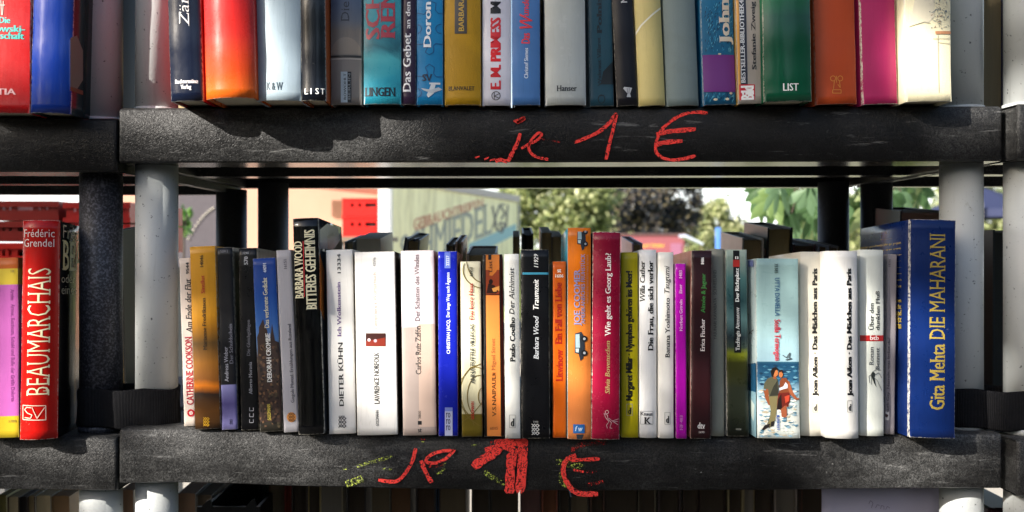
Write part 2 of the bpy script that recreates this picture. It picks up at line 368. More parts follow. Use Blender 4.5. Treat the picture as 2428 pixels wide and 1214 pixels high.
# ------------------------------------------------------------------ books
def cover_mat(w_, h_, c, stops=None, nz=(6, 0.0), rough=.33, wear=.5, side=None, cloth=False, streak=0.0, paper='#d9d4c6', seed=0.0, ns=(1, 1, 1)):
    a = NT('book_cover'); tc = a.n('TexCoord').outputs['Object']
    sx = a.n('SeparateXYZ', i0=tc)
    mp = a.n('Mapping'); a.t.links.new(tc, mp.inputs[0]); mp.inputs[1].default_value = (seed, seed, seed * 2); mp.inputs[3].default_value = ns
    v = mp.outputs[0]
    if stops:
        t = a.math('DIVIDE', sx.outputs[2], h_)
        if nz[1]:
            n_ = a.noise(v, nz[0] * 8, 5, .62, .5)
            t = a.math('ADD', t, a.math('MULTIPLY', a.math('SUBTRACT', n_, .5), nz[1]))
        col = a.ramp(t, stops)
    else:
        col = lin(c)
    f = a.noise(v, 22, 4, .6)
    col = a.mix(a.math('MULTIPLY', f, .22), col, a.mix(1.0, col, (.55, .55, .55, 1), 'MULTIPLY'))
    if side is not None:      # boards in a different print from the spine
        onspine = a.math('LESS_THAN', sx.outputs[1], side[1])
        col = a.mix(onspine, lin(side[0]), col)
    # scuffed paper along the spine edges and at head and tail
    ex = a.math('DIVIDE', a.math('ABSOLUTE', sx.outputs[0]), w_ / 2)
    ez = a.math('DIVIDE', a.math('ABSOLUTE', a.math('SUBTRACT', sx.outputs[2], h_ / 2)), h_ / 2)
    rim = a.math('MAXIMUM', a.ramp(ex, [(.93, 0.0), (.995, .9)]), a.ramp(ez, [(.984, 0.0), (.9995, 1.0)]))
    front = a.math('LESS_THAN', sx.outputs[1], .008)
    sc = a.noise(v, 260, 5, .7)
    scm = a.ramp(a.math('MULTIPLY', sc, rim), [(.36, 0.0), (.5, 1.0)])
    fl = a.ramp(a.noise(v, 170, 3, .7, 1), [(.73, 0.0), (.76, 1.0)])
    wm = a.math('MULTIPLY', a.math('ADD', scm, a.math('MULTIPLY', fl, .25)), wear * .8, True)
    wm = a.math('MULTIPLY', wm, front)
    col = a.mix(wm, col, lin(paper))
    mc = a.n('Mapping'); a.t.links.new(tc, mc.inputs[0]); mc.inputs[1].default_value = (seed * 3, 0, seed); mc.inputs[3].default_value = (1, 1, .05)
    cf = a.noise(mc.outputs[0], 150, 3, .6, .3)
    cr = a.math('MULTIPLY', a.ramp(cf, [(.49, 0.0), (.5, 1.0), (.51, 0.0)]), .20 * min(1, wear + .2))
    col = a.mix(cr, col, a.mix(1.0, col, (.35, .34, .32, 1), 'MULTIPLY'))
    grime = a.ramp(a.noise(v, 16, 5, .7, .8), [(.5, 0.0), (.8, .30)])
    col = a.mix(grime, col, a.mix(1.0, col, (.70, .66, .56, 1), 'MULTIPLY'))
    a.col(col); a.set(Roughness=rough); a.b.inputs['Specular IOR Level'].default_value = .5 if rough < .22 else .35
    rr = a.math('ADD', a.math('MULTIPLY', a.noise(v, 60, 4, .7), .22), rough - .11); a.t.links.new(rr, a.b.inputs['Roughness'])
    if cloth:
        wv = a.noise(v, 700, 1, .5); a.bump(wv, .5, .0004)
    else:
        mp2 = a.n('Mapping'); a.t.links.new(tc, mp2.inputs[0]); mp2.inputs[3].default_value = (1, 1, .25)
        a.bump(a.noise(mp2.outputs[0], 90, 3, .5), .35, .0009)
    return a.m
def page_mat(c='#d8cfb4'):
    key = ('page', c)
    if key in _m: return _m[key]
    a = NT('page_edges'); tc = a.n('TexCoord').outputs['Object']
    mp = a.n('Mapping'); a.t.links.new(tc, mp.inputs[0]); mp.inputs[3].default_value = (1, .02, .02)
    f = a.noise(mp.outputs[0], 900, 3, .7); g = a.noise(tc, 12, 3, .6)
    L = lin(c); c0 = tuple(x * .62 for x in L[:3]) + (1,)
    a.col(a.mix(g, a.mix(f, c0, L), a.mix(f, tuple(x * .8 for x in L[:3]) + (1,), L))); a.set(Roughness=.85); a.bump(f, .5, .0005)
    _m[key] = a.m; return a.m

class Book: pass
NB = [0]
def prof_pts(w_, bulge, k):
    ts = [-1, -.97, -.9, -.8, -.66, -.5, -.34, -.17, 0, .17, .34, .5, .66, .8, .9, .97, 1]
    return [(t * w_ / 2, bulge * abs(t) ** k) for t in ts]
def B(label, xt, xb, ytop, T, o, c, h=None, tilt=None, yaw=0.0, round_=0.0, hard=False, depth=None, group=None, pages='#d8cfb4', yref=None, wob=1.4, zoff=0.0, **mk):
    """one upright book: xt / xb are the photo columns of its spine at the top and at the foot"""
    NB[0] += 1; b = Book(); b.seed = NB[0] * 1.37
    if tilt is None: tilt = 2.9 if T in (T_low, T_left_low) else 0.0
    b.o = o; x0, x1 = X(xb[0], -o), X(xb[1], -o)
    b.w = (x1 - x0) * .985; xc = (x0 + x1) / 2
    zb = Z(T(xc / S + 1214)) + max(0, o) * math.tan(R(tilt)) + .0004 + zoff
    org = Vector((xc, -o, zb))
    Rp = Matrix.Rotation(R(yaw), 3, 'Z') @ Matrix.Rotation(R(-tilt), 3, 'X')
    def hit(px, py):
        M = Rp.inverted(); c0 = M @ (CAMP - org); d = M @ ray(px, py)
        return c0 + d * (-c0.y / d.y)
    yr = yref if yref is not None else ytop
    q = hit((xt[0] + xt[1]) / 2, yr); rho = math.atan2(q.x, q.z)
    b.h = h if h else hit((xt[0] + xt[1]) / 2, ytop).length
    b.M = Matrix.Translation(org) @ Rp.to_4x4() @ Matrix.Rotation(rho, 4, 'Y'); b.Mi = b.M.inverted()
    b.depth = depth or (.118 if not hard else .138)
    b.k = 2.2 if round_ else 9; b.bulge = round_ if round_ else .0012
    th = .0022 if hard else .0006
    b.layer = 0
    root = empty('book', org, label, 'book', group); root.matrix_world = b.M; b.root = root
    NZ = 24
    raw = [.00022 * wob * (math.sin(b.h * k / NZ * 61 + b.seed) + .6 * math.sin(b.h * k / NZ * 133 + b.seed * 2)) for k in range(NZ + 2)]
    def wf(x, z):
        t = max(0, min(NZ, z / b.h * NZ)); i = int(t); return raw[i] + (raw[i + 1] - raw[i]) * (t - i)
    b.wobf = wf; b.NZ = NZ
    P_ = [(-b.w / 2, b.depth)] + [(-b.w / 2, b.depth * .5)] + prof_pts(b.w, b.bulge, b.k) + [(b.w / 2, b.depth * .5)] + [(b.w / 2, b.depth)]
    # inner line
    n = len(P_); inner = []
    for i, (x, y) in enumerate(P_):
        a_ = P_[max(0, i - 1)]; c_ = P_[min(n - 1, i + 1)]
        dx, dy = c_[0] - a_[0], c_[1] - a_[1]; l = math.hypot(dx, dy) or 1
        inner.append((x - dy / l * -(-th), y + dx / l * th))
    inner = [(max(-b.w / 2 + th, min(b.w / 2 - th, x)), max(y, th)) for x, y in inner]
    bm = bmesh.new(); rows = []
    for k in range(NZ + 1):
        z = b.h * k / NZ
        flare = (.0006 if hard else .0002) * (1 if k in (0, NZ) else 0)
        row = [bm.verts.new((x, y + b.wobf(x, z) * (1 if y < .02 else 0) - flare * (1 if y < .01 else 0), z)) for x, y in P_]
        rin = [bm.verts.new((x, y + b.wobf(x, z) * (1 if y < .02 else 0), z)) for x, y in inner]
        rows.append((row, rin))
    for k in range(NZ):
        a0, a1 = rows[k], rows[k + 1]
        for i in range(n - 1):
            f = bm.faces.new((a0[0][i], a0[0][i + 1], a1[0][i + 1], a1[0][i])); f.smooth = 2 < i < n - 4 or bool(round_)
            bm.faces.new((a0[1][i + 1], a0[1][i], a1[1][i], a1[1][i + 1]))
        for i in (0, n - 1):
            bm.faces.new((a0[0][i], a1[0][i], a1[1][i], a0[1][i]))
    for k in (0, NZ):
        for i in range(n - 1):
            bm.faces.new((rows[k][0][i], rows[k][0][i + 1], rows[k][1][i + 1], rows[k][1][i]))
    bmesh.ops.recalc_face_normals(bm, faces=bm.faces)
    if 'side' in mk and mk['side'] is not None and not isinstance(mk['side'], tuple): mk['side'] = (mk['side'], b.bulge + .0015)
    b.cover = mesh('cover', bm, cover_mat(b.w, b.h, c, seed=b.seed, **mk), root)
    # pages
    zi = .003 if hard else .0004
    bm = bmesh.new(); g_ = th + .0004
    pl = [(x, y + th + .0008) for x, y in prof_pts(b.w - 2 * g_, b.bulge * .8, b.k)]
    pl = [(b.w / -2 + g_, b.depth - (.004 if hard else .0015))] + pl + [(b.w / 2 - g_, b.depth - (.004 if hard else .0015))]
    lo = [bm.verts.new((x, y, zi)) for x, y in pl]; hi = [bm.verts.new((x, y, b.h - zi)) for x, y in pl]
    bm.faces.new(lo); bm.faces.new(hi[::-1])
    for i in range(len(pl)): bm.faces.new((lo[i], hi[i], hi[(i + 1) % len(pl)], lo[(i + 1) % len(pl)]))
    bmesh.ops.recalc_face_normals(bm, faces=bm.faces)
    mesh('page_block', bm, page_mat(pages), root)
    if hard and 'band' not in mk: pass
    return b
def loc(b, px, py, face='S'):
    c0 = b.Mi @ CAMP; d = b.Mi.to_3x3() @ ray(px, py)
    if face == 'S': p = c0 + d * (-c0.y / d.y); return (p.x, p.z)
    xx = -b.w / 2 if face == 'L' else b.w / 2
    p = c0 + d * ((xx - c0.x) / d.x); return (p.y, p.z)
def place(b, u, v, face, off):
    if face == 'S':
        u = max(-b.w / 2, min(b.w / 2, u)); v = max(.0003, min(b.h - .0003, v))
        pf = b.bulge * abs(2 * u / b.w) ** b.k
        return (u, pf + b.wobf(u, v) - off, v)
    xx = -b.w / 2 - off if face == 'L' else b.w / 2 + off
    return (xx, u, v)
def finish(b, bm, face, mats, name, off):
    """cut a flat print along the facets of the spine and lay it on the surface"""
    if face == 'S':
        us = [v.co.x for v in bm.verts]
        if us:
            lo, hi = min(us), max(us)
            for x, _ in prof_pts(b.w, b.bulge, b.k):
                if lo < x < hi and (b.k < 5 or abs(x) > b.w * .38):
                    bmesh.ops.bisect_plane(bm, geom=bm.verts[:] + bm.edges[:] + bm.faces[:], plane_co=(x, 0, 0), plane_no=(1, 0, 0), dist=1e-6)
    if face == 'S' and name not in LETT:
        vs = [v.co.y for v in bm.verts]
        if vs:
            lo, hi = min(vs), max(vs)
            for k in range(b.NZ):
                z = b.h * k / b.NZ
                if lo < z < hi: bmesh.ops.bisect_plane(bm, geom=bm.verts[:] + bm.edges[:] + bm.faces[:], plane_co=(0, z, 0), plane_no=(0, 1, 0), dist=1e-6)
    for v in bm.verts: v.co = place(b, v.co.x, v.co.y, face, off + v.co.z)
    return mesh(name, bm, mats, b.root)
LETT = ('title_lettering', 'author_lettering', 'number_lettering', 'blurb_lettering')
_tc = {}
def glyphs(s, serif=False, bold=0.0, thin=0.0, ital=0.0):
    key = (s, serif, bold, thin, ital)
    if key in _tc: return _tc[key]
    c = bpy.data.curves.new('t', 'FONT'); c.body = s; c.resolution_u = 2; c.offset = -thin
    o = bpy.data.objects.new('t', c); COL.objects.link(o)
    dg = bpy.context.evaluated_depsgraph_get(); dg.update()
    me = bpy.data.meshes.new_from_object(o.evaluated_get(dg))
    bpy.data.objects.remove(o); bpy.data.curves.remove(c)
    bm = bmesh.new(); bm.from_mesh(me); bpy.data.meshes.remove(me)
    bmesh.ops.remove_doubles(bm, verts=bm.verts, dist=.0008)
    if bold:
        nx = {}
        for e in bm.edges:
            if len(e.link_faces) == 1:
                f = e.link_faces[0]; m = (e.verts[0].co + e.verts[1].co) / 2; d = e.verts[1].co - e.verts[0].co
                n = Vector((d.y, -d.x, 0)).normalized()
                if n.dot(m - f.calc_center_median()) < 0: n = -n
                for v in e.verts: nx[v] = nx.get(v, 0) + n.x
        for v, q in nx.items(): v.co.x += max(-1, min(1, q)) * bold
    if serif:
        rects = []
        for e in bm.edges:
            if len(e.link_faces) == 1:
                a, b_ = e.verts[0].co, e.verts[1].co
                if abs(a.y - b_.y) < .004 and .03 < abs(a.x - b_.x):
                    y = (a.y + b_.y) / 2; x0, x1 = sorted((a.x, b_.x)); wd = x1 - x0
                    low = e.link_faces[0].calc_center_median().y > y
                    if low and (abs(y) < .03 or abs(y + .2) < .03) or (not low and (abs(y - .68) < .035 or abs(y - .449) < .03)):
                        ov = .05
                        if wd < .22: rects.append((x0 - ov, x1 + ov, y if low else y - .035, y + .035 if low else y))
                        else:   # arms of E, T, L: a small upright tick
                            sg = 1 if low else -1
                            rects.append((x1 - .035, x1, *sorted((y, y + sg * .16))))
                            rects.append((x0 - ov, x0 + .05, *sorted((y, y + sg * .035))))
        for x0, x1, y0, y1 in rects:
            v = [bm.verts.new((x, y, 0)) for x, y in ((x0, y0), (x1, y0), (x1, y1), (x0, y1))]; bm.faces.new(v)
    if ital:
        for v in bm.verts: v.co.x += v.co.y * ital
    me = bpy.data.meshes.new('g'); bm.to_mesh(me); bm.free()
    xs = [v.co.x for v in me.vertices]
    _tc[key] = (me, min(xs), max(xs)); return _tc[key]
SF = dict(serif=True, bold=.026); SFB = dict(serif=True, bold=.045, thin=.0); SB = dict(bold=.04); SN = dict(bold=.02); IT = dict(serif=True, bold=.024, ital=.22)
SBB = dict(bold=.065, thin=-.01)
def txt(b, s, x0, x1, ya, yb, c, st=SF, d='up', face='S', name='title_lettering', rough=.35):
    me, a0, a1 = glyphs(s, **st)
    cap = .69 if any(ch.isupper() or ch.isdigit() or ch in 'bdfhklt' for ch in s) else .46
    bm = bmesh.new(); bm.from_mesh(me)
    ym = (ya + yb) / 2
    if d == 'h':
        u0, vb = loc(b, x0, yb, face); u1, vt = loc(b, x1, ya, face)
        sx = (u1 - u0) / (a1 - a0); sy = (vt - vb) / cap
        for v in bm.verts: v.co = (u0 + (v.co.x - a0) * sx, vb + v.co.y * sy, 0)
    else:
        ub = loc(b, x1, ym, face)[0]; ut = loc(b, x0, ym, face)[0]
        vt = loc(b, (x0 + x1) / 2, ya, face)[1]; vb = loc(b, (x0 + x1) / 2, yb, face)[1]
        sl = (vt - vb) / (a1 - a0); sc = (ub - ut) / cap
        if d == 'up':
            for v in bm.verts: v.co = (ub - v.co.y * sc, vb + (v.co.x - a0) * sl, 0)
        else:
            for v in bm.verts: v.co = (ut + v.co.y * sc, vt - (v.co.x - a0) * sl, 0)
    b.layer += 1
    return finish(b, bm, face, ink(c, rough), name, .00028 + .00003 * b.layer)
def pic(b, name, polys, face='S', rough=.35):
    bm = bmesh.new(); mats = []; cols = {}; stp = min(.00002, .0003 / len(polys))
    for i, (pts, c) in enumerate(polys):
        if c not in cols: cols[c] = len(mats); mats.append(ink(c, rough))
        if len(pts) == 2:   # rectangle by corners
            (xa, ya), (xb, yb) = pts; pts = [(xa, ya), (xb, ya), (xb, yb), (xa, yb)]
        vs = [bm.verts.new((*loc(b, px, py, face), stp * i)) for px, py in pts]
        f = bm.faces.new(vs); f.material_index = cols[c]
    bmesh.ops.triangulate(bm, faces=bm.faces[:])
    b.layer += 1
    r = finish(b, bm, face, mats, name, .00028 + .00003 * b.layer); b.layer += int(stp * len(polys) / .00003) + 1
    return r
def line(pts, wd):
    """outline of a drawn stroke as a list of quads"""
    out = []
    for (xa, ya), (xb, yb) in zip(pts, pts[1:]):
        dx, dy = xb - xa, yb - ya; l = math.hypot(dx, dy) or 1; nx, ny = -dy / l * wd / 2, dx / l * wd / 2
        out.append([(xa + nx, ya + ny), (xb + nx, yb + ny), (xb - nx, yb - ny), (xa - nx, ya - ny)])
    return out
def strokes(b, name, lines, c, wd=2.0, face='S'):
    return pic(b, name, [(q, c) for ln in lines for q in line(ln, wd)], face)
def circ(cx, cy, rx, ry=None, n=14, a0=0, a1=360):
    ry = ry or rx
    return [(cx + rx * math.cos(R(a0 + (a1 - a0) * i / n)), cy + ry * math.sin(R(a0 + (a1 - a0) * i / n))) for i in range(n + 1)]
def fish(b, cx, cy, c, sc=1.0):     # three small fish, the publisher's mark
    ls = []
    for k in (-1, 0, 1):
        y = cy + k * 9 * sc
        ls += [[(cx - 9 * sc, y - 4 * sc), (cx - 3 * sc, y + 3 * sc), (cx + 4 * sc, y - 4 * sc), (cx + 9 * sc, y + 1 * sc)], [(cx - 9 * sc, y + 4 * sc), (cx - 3 * sc, y - 4 * sc), (cx + 4 * sc, y + 4 * sc), (cx + 9 * sc, y - 1 * sc)]]
    strokes(b, 'publisher_mark', ls, c, 1.6)
def dmark(b, x0, x1, y0, y1, c='#101010', box_=True):
    if box_: strokes(b, 'publisher_mark', [[(x0, y0), (x1, y0), (x1, y1), (x0, y1), (x0, y0)]], '#8f8f88', 1.0)
    txt(b, 'd', x0 + 3, x1 - 2, y0 + 8, y1 - 3, c, SFB, 'h', name='publisher_mark')

# ---- upper row -------------------------------------------------------------------
def U(label, xt, xb, o, c, h=.215, **k): return B(label, xt, xb, 0, k.pop('T', T_up), o, c, h=h, yref=0, hard=k.pop('hard', True), group='hardcovers on the upper shelf', **k)
b = U('dark navy glossy hardcover with white title, beside the grey pole of the middle shelf', (394, 472), (402, 479), .042, '#10182c', round_=.004, rough=.2, wear=.4, side='#8c1018')
txt(b, 'Zärtliche', 422, 446, -110, 62, '#e8e8e4', dict(serif=True, thin=.006, ital=.15)); txt(b, 'Bechtermünz', 414, 468, 187, 198, '#e8e8e8', SFB, 'h', name='publisher_mark'); txt(b, 'Verlag', 428, 453, 200, 211, '#e8e8e8', SFB, 'h', name='publisher_mark')
b = U('thick red hardcover fading to orange at its foot', (472, 598), (481, 602), .062, '', round_=.010, stops=[(0, '#d4641a'), (.12, '#cc4418'), (.28, '#be241a'), (.6, '#b01020'), (1, '#a00c1c')], nz=(3, .05), rough=.28, h=.225)
b = U('wide pale blue-grey hardcover marked with small grey initials', (603, 711), (604, 712), .046, '#9fb0bb', round_=.006, wear=.5, rough=.35)
txt(b, 'K & W', 632, 671, 195, 213, '#33404a', SF, 'h', name='publisher_mark')
b = U('narrow black glossy hardcover with white spaced letters, right of the pale blue-grey one', (711, 768), (713, 771), .044, '#0b0e16', round_=.004, rough=.18, side='#a04a1c')
for ch, xx in zip('LIST', (722, 736, 748, 760)): txt(b, ch, xx, xx + (3 if ch == 'I' else 8), 209, 223, '#e8e8e4', SN, 'h', name='publisher_mark')
b = U('hardcover with a faded grey-brown stone dome on its spine', (781, 858), (783, 857), .018, '', round_=.003, stops=[(0, '#7d7570'), (.13, '#8a827c'), (.26, '#8e857e'), (.35, '#857c74'), (.40, '#6e7480'), (.5, '#5c6c86'), (1, '#54678a')], nz=(4, .03), rough=.45)
pic(b, 'printed_picture', [([(783, 136), (857, 136), (857, 131), (783, 131)], '#2e2c2c'), (circ(820, 128, 36, 40, 16, 180, 360), '#96897c'), ([(783, 138), (857, 138), (857, 141), (783, 141)], '#b4aaa0')])
txt(b, 'Die vermißte', 808, 828, -130, 51, '#1c2434', dict(serif=True, thin=.004))
pic(b, 'publisher_mark', [([(808, 170), (824, 243)], '#a8b6be'), ([(824, 170), (833, 243)], '#1b1e22')])
txt(b, 'ROWOHLT', 815, 821, 174, 236, '#22262a', SN, name='publisher_mark'); txt(b, 'BERLIN', 825, 831, 174, 236, '#7a8084', SN, name='publisher_mark')
b = U('turquoise blurred hardcover with red title letters above black ones', (860, 951), (861, 951), .020, '', round_=.003, stops=[(0, '#1f7c93'), (.12, '#2f9bb2'), (.24, '#4fb0bc'), (.32, '#2c6c7c'), (.42, '#3f9fb0'), (.6, '#2a8298'), (1, '#1c6478')], nz=(2.0, .32), rough=.3)
txt(b, 'SCHADEN', 866, 900, -190, 94, '#a83848', SFB, name='title_lettering'); txt(b, 'REMARQUE', 902, 936, -240, 92, '#a83848', SFB)
txt(b, 'LINGEN', 864, 938, 207, 228, '#0c1c28', SFB, 'h', name='publisher_mark')
b = U('slim dark purple hardcover with large white serif title', (952, 986), (952, 985), .016, '#34243c', rough=.3, round_=.002)
txt(b, 'Das Gebet', 955, 974, 78, 219, '#f0eef0', SF); txt(b, 'an den Abenden', 962, 973, -90, 68, '#e4e2e4', SF, name='author_lettering')
b = U('bright blue hardcover printed with jigsaw outlines and a small white aeroplane', (987, 1050), (987, 1050), .014, '#1a86c0', round_=.002, rough=.3)
strokes(b, 'jigsaw_outline', [[(988, 30), (1005, 34), (1014, 26), (1010, 12), (1020, 2), (1034, 8), (1032, 24), (1040, 32), (1050, 32)], circ(990, 68, 9, 10, 10, -90, 90), circ(1046, 68, 13, 11, 12, 90, 270),
    [(988, 105), (1008, 104), (1014, 112), (1008, 124), (1018, 130), (1028, 124), (1028, 108), (1034, 103), (1050, 105)], [(988, 180), (1008, 182), (1014, 172), (1008, 160), (1018, 152), (1030, 160), (1028, 174), (1034, 182), (1050, 182)], circ(990, 220, 9, 10, 10, -90, 90)], '#0d4a80', 1.6)
txt(b, 'Doron Rabinovici', 1004, 1022, -170, 112, '#eef4f8', SB); txt(b, 'SV', 1001, 1026, 176, 192, '#0a2038', SFB, 'h', name='publisher_mark')
pic(b, 'printed_picture', [([(1024, 196), (1034, 196), (1028, 222), (1016, 232), (1012, 226)], '#d8dfe2'), ([(998, 209), (1022, 213), (1040, 207), (1049, 212), (1024, 222), (1004, 214)], '#c2ccd2'), ([(1018, 196), (1044, 196), (1044, 201), (1018, 200)], '#d8dfe2')])
b = U('mustard yellow hardcover with a dark title panel', (1052, 1140), (1053, 1141), .014, '#b98d14', round_=.004, cloth=True, rough=.5)
pic(b, 'title_panel', [([(1078, -60), (1107, 80)], '#45403c')]); txt(b, 'BARBARA TAYLOR', 1087, 1100, -90, 74, '#c9a33c', SN, name='author_lettering'); txt(b, 'BLANVALET', 1063, 1125, 204, 214, '#2c2614', SN, 'h', name='publisher_mark')
b = U('white hardcover with bold red and black capitals', (1143, 1212), (1143, 1212), .010, '#d8d8e4', round_=.003, rough=.3)
txt(b, 'E. M. PRIMESS', 1163, 1187, 41, 212, '#cc1a24', SBB, name='author_lettering'); txt(b, 'IM SOG', 1163, 1187, -60, 32, '#16161c', SBB)
strokes(b, 'publisher_mark', [circ(1176, 227, 10), [(1172, 219), (1172, 235)], [(1184, 222), (1172, 228), (1184, 233)]], '#16161c', 1.6)
b = U('medium blue hardcover with red script title and small white author name', (1213, 1281), (1214, 1281), .012, '#4a78b4', round_=.002, rough=.32, side='#15161a')
txt(b, 'Das', 1236, 1256, 78, 103, '#e0343c', SB); txt(b, 'W', 1232, 1262, 32, 68, '#e0343c', dict(bold=.03, ital=.3)); txt(b, 'under', 1238, 1254, -16, 38, '#e0343c', dict(bold=.02, ital=.2)); txt(b, 'Christof Siemes', 1243, 1252, 114, 186, '#dce6f0', SN, name='author_lettering')
b = U('wide silvery white hardcover with a dent and a small black imprint', (1291, 1388), (1293, 1391), .012, '#b8bebc', round_=.005, rough=.25, wear=.6)
txt(b, 'Hanser', 1320, 1368, 202, 216, '#20242a', SF, 'h', name='publisher_mark')
b = U('dark petrol blue hardcover with black lettering, set back between white and black books', (1391, 1454), (1399, 1456), .002, '#1e4656', rough=.4, h=.205)
txt(b, 'Polnische', 1414, 1426, -60, 80, '#0a1820', SFB); txt(b, 'Waltraut Villaret', 1416, 1425, 88, 205, '#0d222c', SF, name='author_lettering')
pic(b, 'printed_picture', [([(1456, 142), (1430, 170), (1424, 200), (1455, 200)], '#0b1418')]); strokes(b, 'publisher_mark', [circ(1426, 235, 8, 10), [(1420, 228), (1432, 226)]], '#0a1820', 1.8)
b = U('black matt hardcover with a small silver harp, leaning left', (1452, 1501), (1464, 1513), .006, '#16151c', round_=.003, rough=.4)
txt(b, 'M', 1472, 1487, -8, 7, '#c8c8c8', SF)
pic(b, 'publisher_mark', [([(1478, 210), (1480, 206), (1499, 208), (1494, 222), (1496, 230), (1486, 230), (1488, 222)], '#b9bcc0')]); strokes(b, 'publisher_mark', [[(1487, 209), (1488, 222)], [(1492, 209), (1491, 222)]], '#44464c', 1.2)
b = U('cream yellow hardcover crossed by one pale diagonal line', (1502, 1571), (1516, 1580), .008, '#d8c884', round_=.006, rough=.42)
strokes(b, 'printed_line', [[(1506, 82), (1520, 60), (1545, 36), (1571, 14)]], '#e9e6d2', 4)
U('plain grey-green cloth hardcover without lettering', (1573, 1650), (1582, 1659), .006, '#7b8a8a', round_=.005, cloth=True, rough=.6, wear=.2)
b = U('blue patterned hardcover with a purple band low on its spine', (1661, 1740), (1669, 1746), .010, '', stops=[(0, '#155a80'), (.5, '#1a6a94'), (1, '#1c74a0')], round_=.002, rough=.35)
random.seed(5)
pic(b, 'printed_picture', [([(q, r_), (q + random.uniform(-5, 5), r_ + random.uniform(5, 12)), (q + 1.6, r_ + 2)], random.choice(['#0c3450', '#2e86ac', '#5aa6c0', '#0a2c48', '#3c90b4'])) for q, r_ in [(random.uniform(1672, 1740), random.uniform(4, 118) if random.random() < .8 else random.uniform(218, 236)) for _ in range(260)]])
pic(b, 'title_band', [([(1664, 130), (1748, 218)], '#6a2a78')])
txt(b, 'John Thorn', 1702, 1727, -170, 106, '#cfc6b4', SFB); pic(b, 'printed_picture', [(circ(1696, 236, 5, 3, 8), '#d8cdb0'), (circ(1724, 235, 5, 3, 8), '#d8cdb0'), (circ(1733, 221, 4, 3, 8), '#c8bca0'), (circ(1706, 128, 4, 2, 8), '#c8bca0')])
b = U('hardcover with a black strip, grey strip and a red square emblem at its foot', (1743, 1806), (1751, 1811), .018, '#a39c94', rough=.42, side='#b08a3c')
pic(b, 'title_band', [([(1745, -5), (1751, -5), (1757, 240), (1752, 240)], '#c48a34'), ([(1752, -5), (1768, -5), (1773, 200), (1757, 200)], '#232838'), ([(1753, 200), (1790, 240)], '#c01c2c')])
txt(b, 'BESTSELLER-BIBLIOTHEK4', 1755, 1765, 0, 197, '#d8dade', SF); txt(b, 'Stefanie Zweig', 1781, 1791, 2, 165, '#1c1c20', SF, name='author_lettering'); txt(b, 'Bild', 1757, 1787, 203, 237, '#f2f0ee', SBB, name='publisher_mark')
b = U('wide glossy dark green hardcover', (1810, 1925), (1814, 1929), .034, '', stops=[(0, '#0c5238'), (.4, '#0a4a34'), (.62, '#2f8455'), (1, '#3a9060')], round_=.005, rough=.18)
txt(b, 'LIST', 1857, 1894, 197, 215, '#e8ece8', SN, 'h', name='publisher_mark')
b = U('orange hardcover with a faint golden emblem', (1930, 2030), (1937, 2035), .014, '#b8481c', round_=.004, rough=.5, wear=.3)
strokes(b, 'publisher_mark', [circ(1975, 186, 6), circ(1992, 186, 6), [(1983, 180), (1983, 196)], [(1978, 192), (1976, 211)], [(1990, 192), (1992, 208), (1986, 200)], [(1974, 213), (1994, 213), (1994, 221), (1974, 221), (1974, 213)]], '#cf8a3c', 1.6)
U('pink hardcover with worn white edges', (2042, 2123), (2048, 2130), .012, '#b02a62', round_=.002, rough=.34, wear=1.6)
b = U('wide cream hardcover with a drawn grey city scene, next to the right grey pole', (2146, 2260), (2150, 2261), .030, '#e4dcba', round_=.004, rough=.5, wear=1.0, cloth=True)
random.seed(3)
pic(b, 'printed_picture', [([(2158, 62), (2190, 54), (2200, 56), (2215, 40), (2215, -5), (2170, -5)], '#cdc6b0')] + [([(q, r_), (q + random.uniform(-9, 9), r_ + random.uniform(-3, 12)), (q + 2, r_ + 3)], random.choice(['#8f958c', '#6d7a80', '#a8a798', '#5c6a74', '#a08a74'])) for q, r_ in [(random.gauss(2232, 13), random.uniform(-5, 66)) for _ in range(80)]] +
    [([(2217, 74), (2258, 72), (2258, 79), (2218, 81)], '#b4805c')])
strokes(b, 'printed_line', [[(2224, 82), (2226, 220)], [(2212, 92), (2256, 90)], [(2226, 101), (2256, 102)], [(2158, 62), (2192, 52), (2206, 56)]], '#8f8a74', 1.1)
# upper left unit
def UL(label, xt, xb, o, c, **k): return B(label, xt, xb, 0, T_left_up, o, c, h=.22, yref=0, hard=True, group='hardcovers on the upper left shelf', **k)
b = UL('red hardcover at the far left edge with turquoise lettering', (-72, 71), (-74, 70), .030, '#a81418', rough=.28, round_=.002)
for s_, ya, yb, xa in (('Die', 40, 55, -2), ('Tachowski-', 60, 75, -62), ('Partnerschaft', 77, 92, -70)): txt(b, s_, xa, {'Die': 25, 'Tachowski-': 59, 'Partnerschaft': 57}[s_], ya, yb, '#3f9c98', dict(bold=.05), 'h')
txt(b, 'BESTIA', -50, 37, 210, 224, '#d8a8a8', SB, 'h', name='publisher_mark'); strokes(b, 'printed_picture', [[(2, 0), (4, 36)], [(8, 2), (6, 36)], [(-2, 12), (12, 12)]], '#b8a098', 2)
b = UL('royal blue glossy hardcover between the red book and the grey pole', (78, 165), (67, 162), .032, '#0c2a78', rough=.16, round_=.006, side='#1c3034', yaw=3)
pic(b, 'cover_picture', [([(166, 90), (182, 84), (196, 120), (196, 190), (180, 215), (166, 205)], '#6c786c'), ([(166, 205), (196, 215), (196, 225), (166, 215)], '#6e4a34')], 'R')

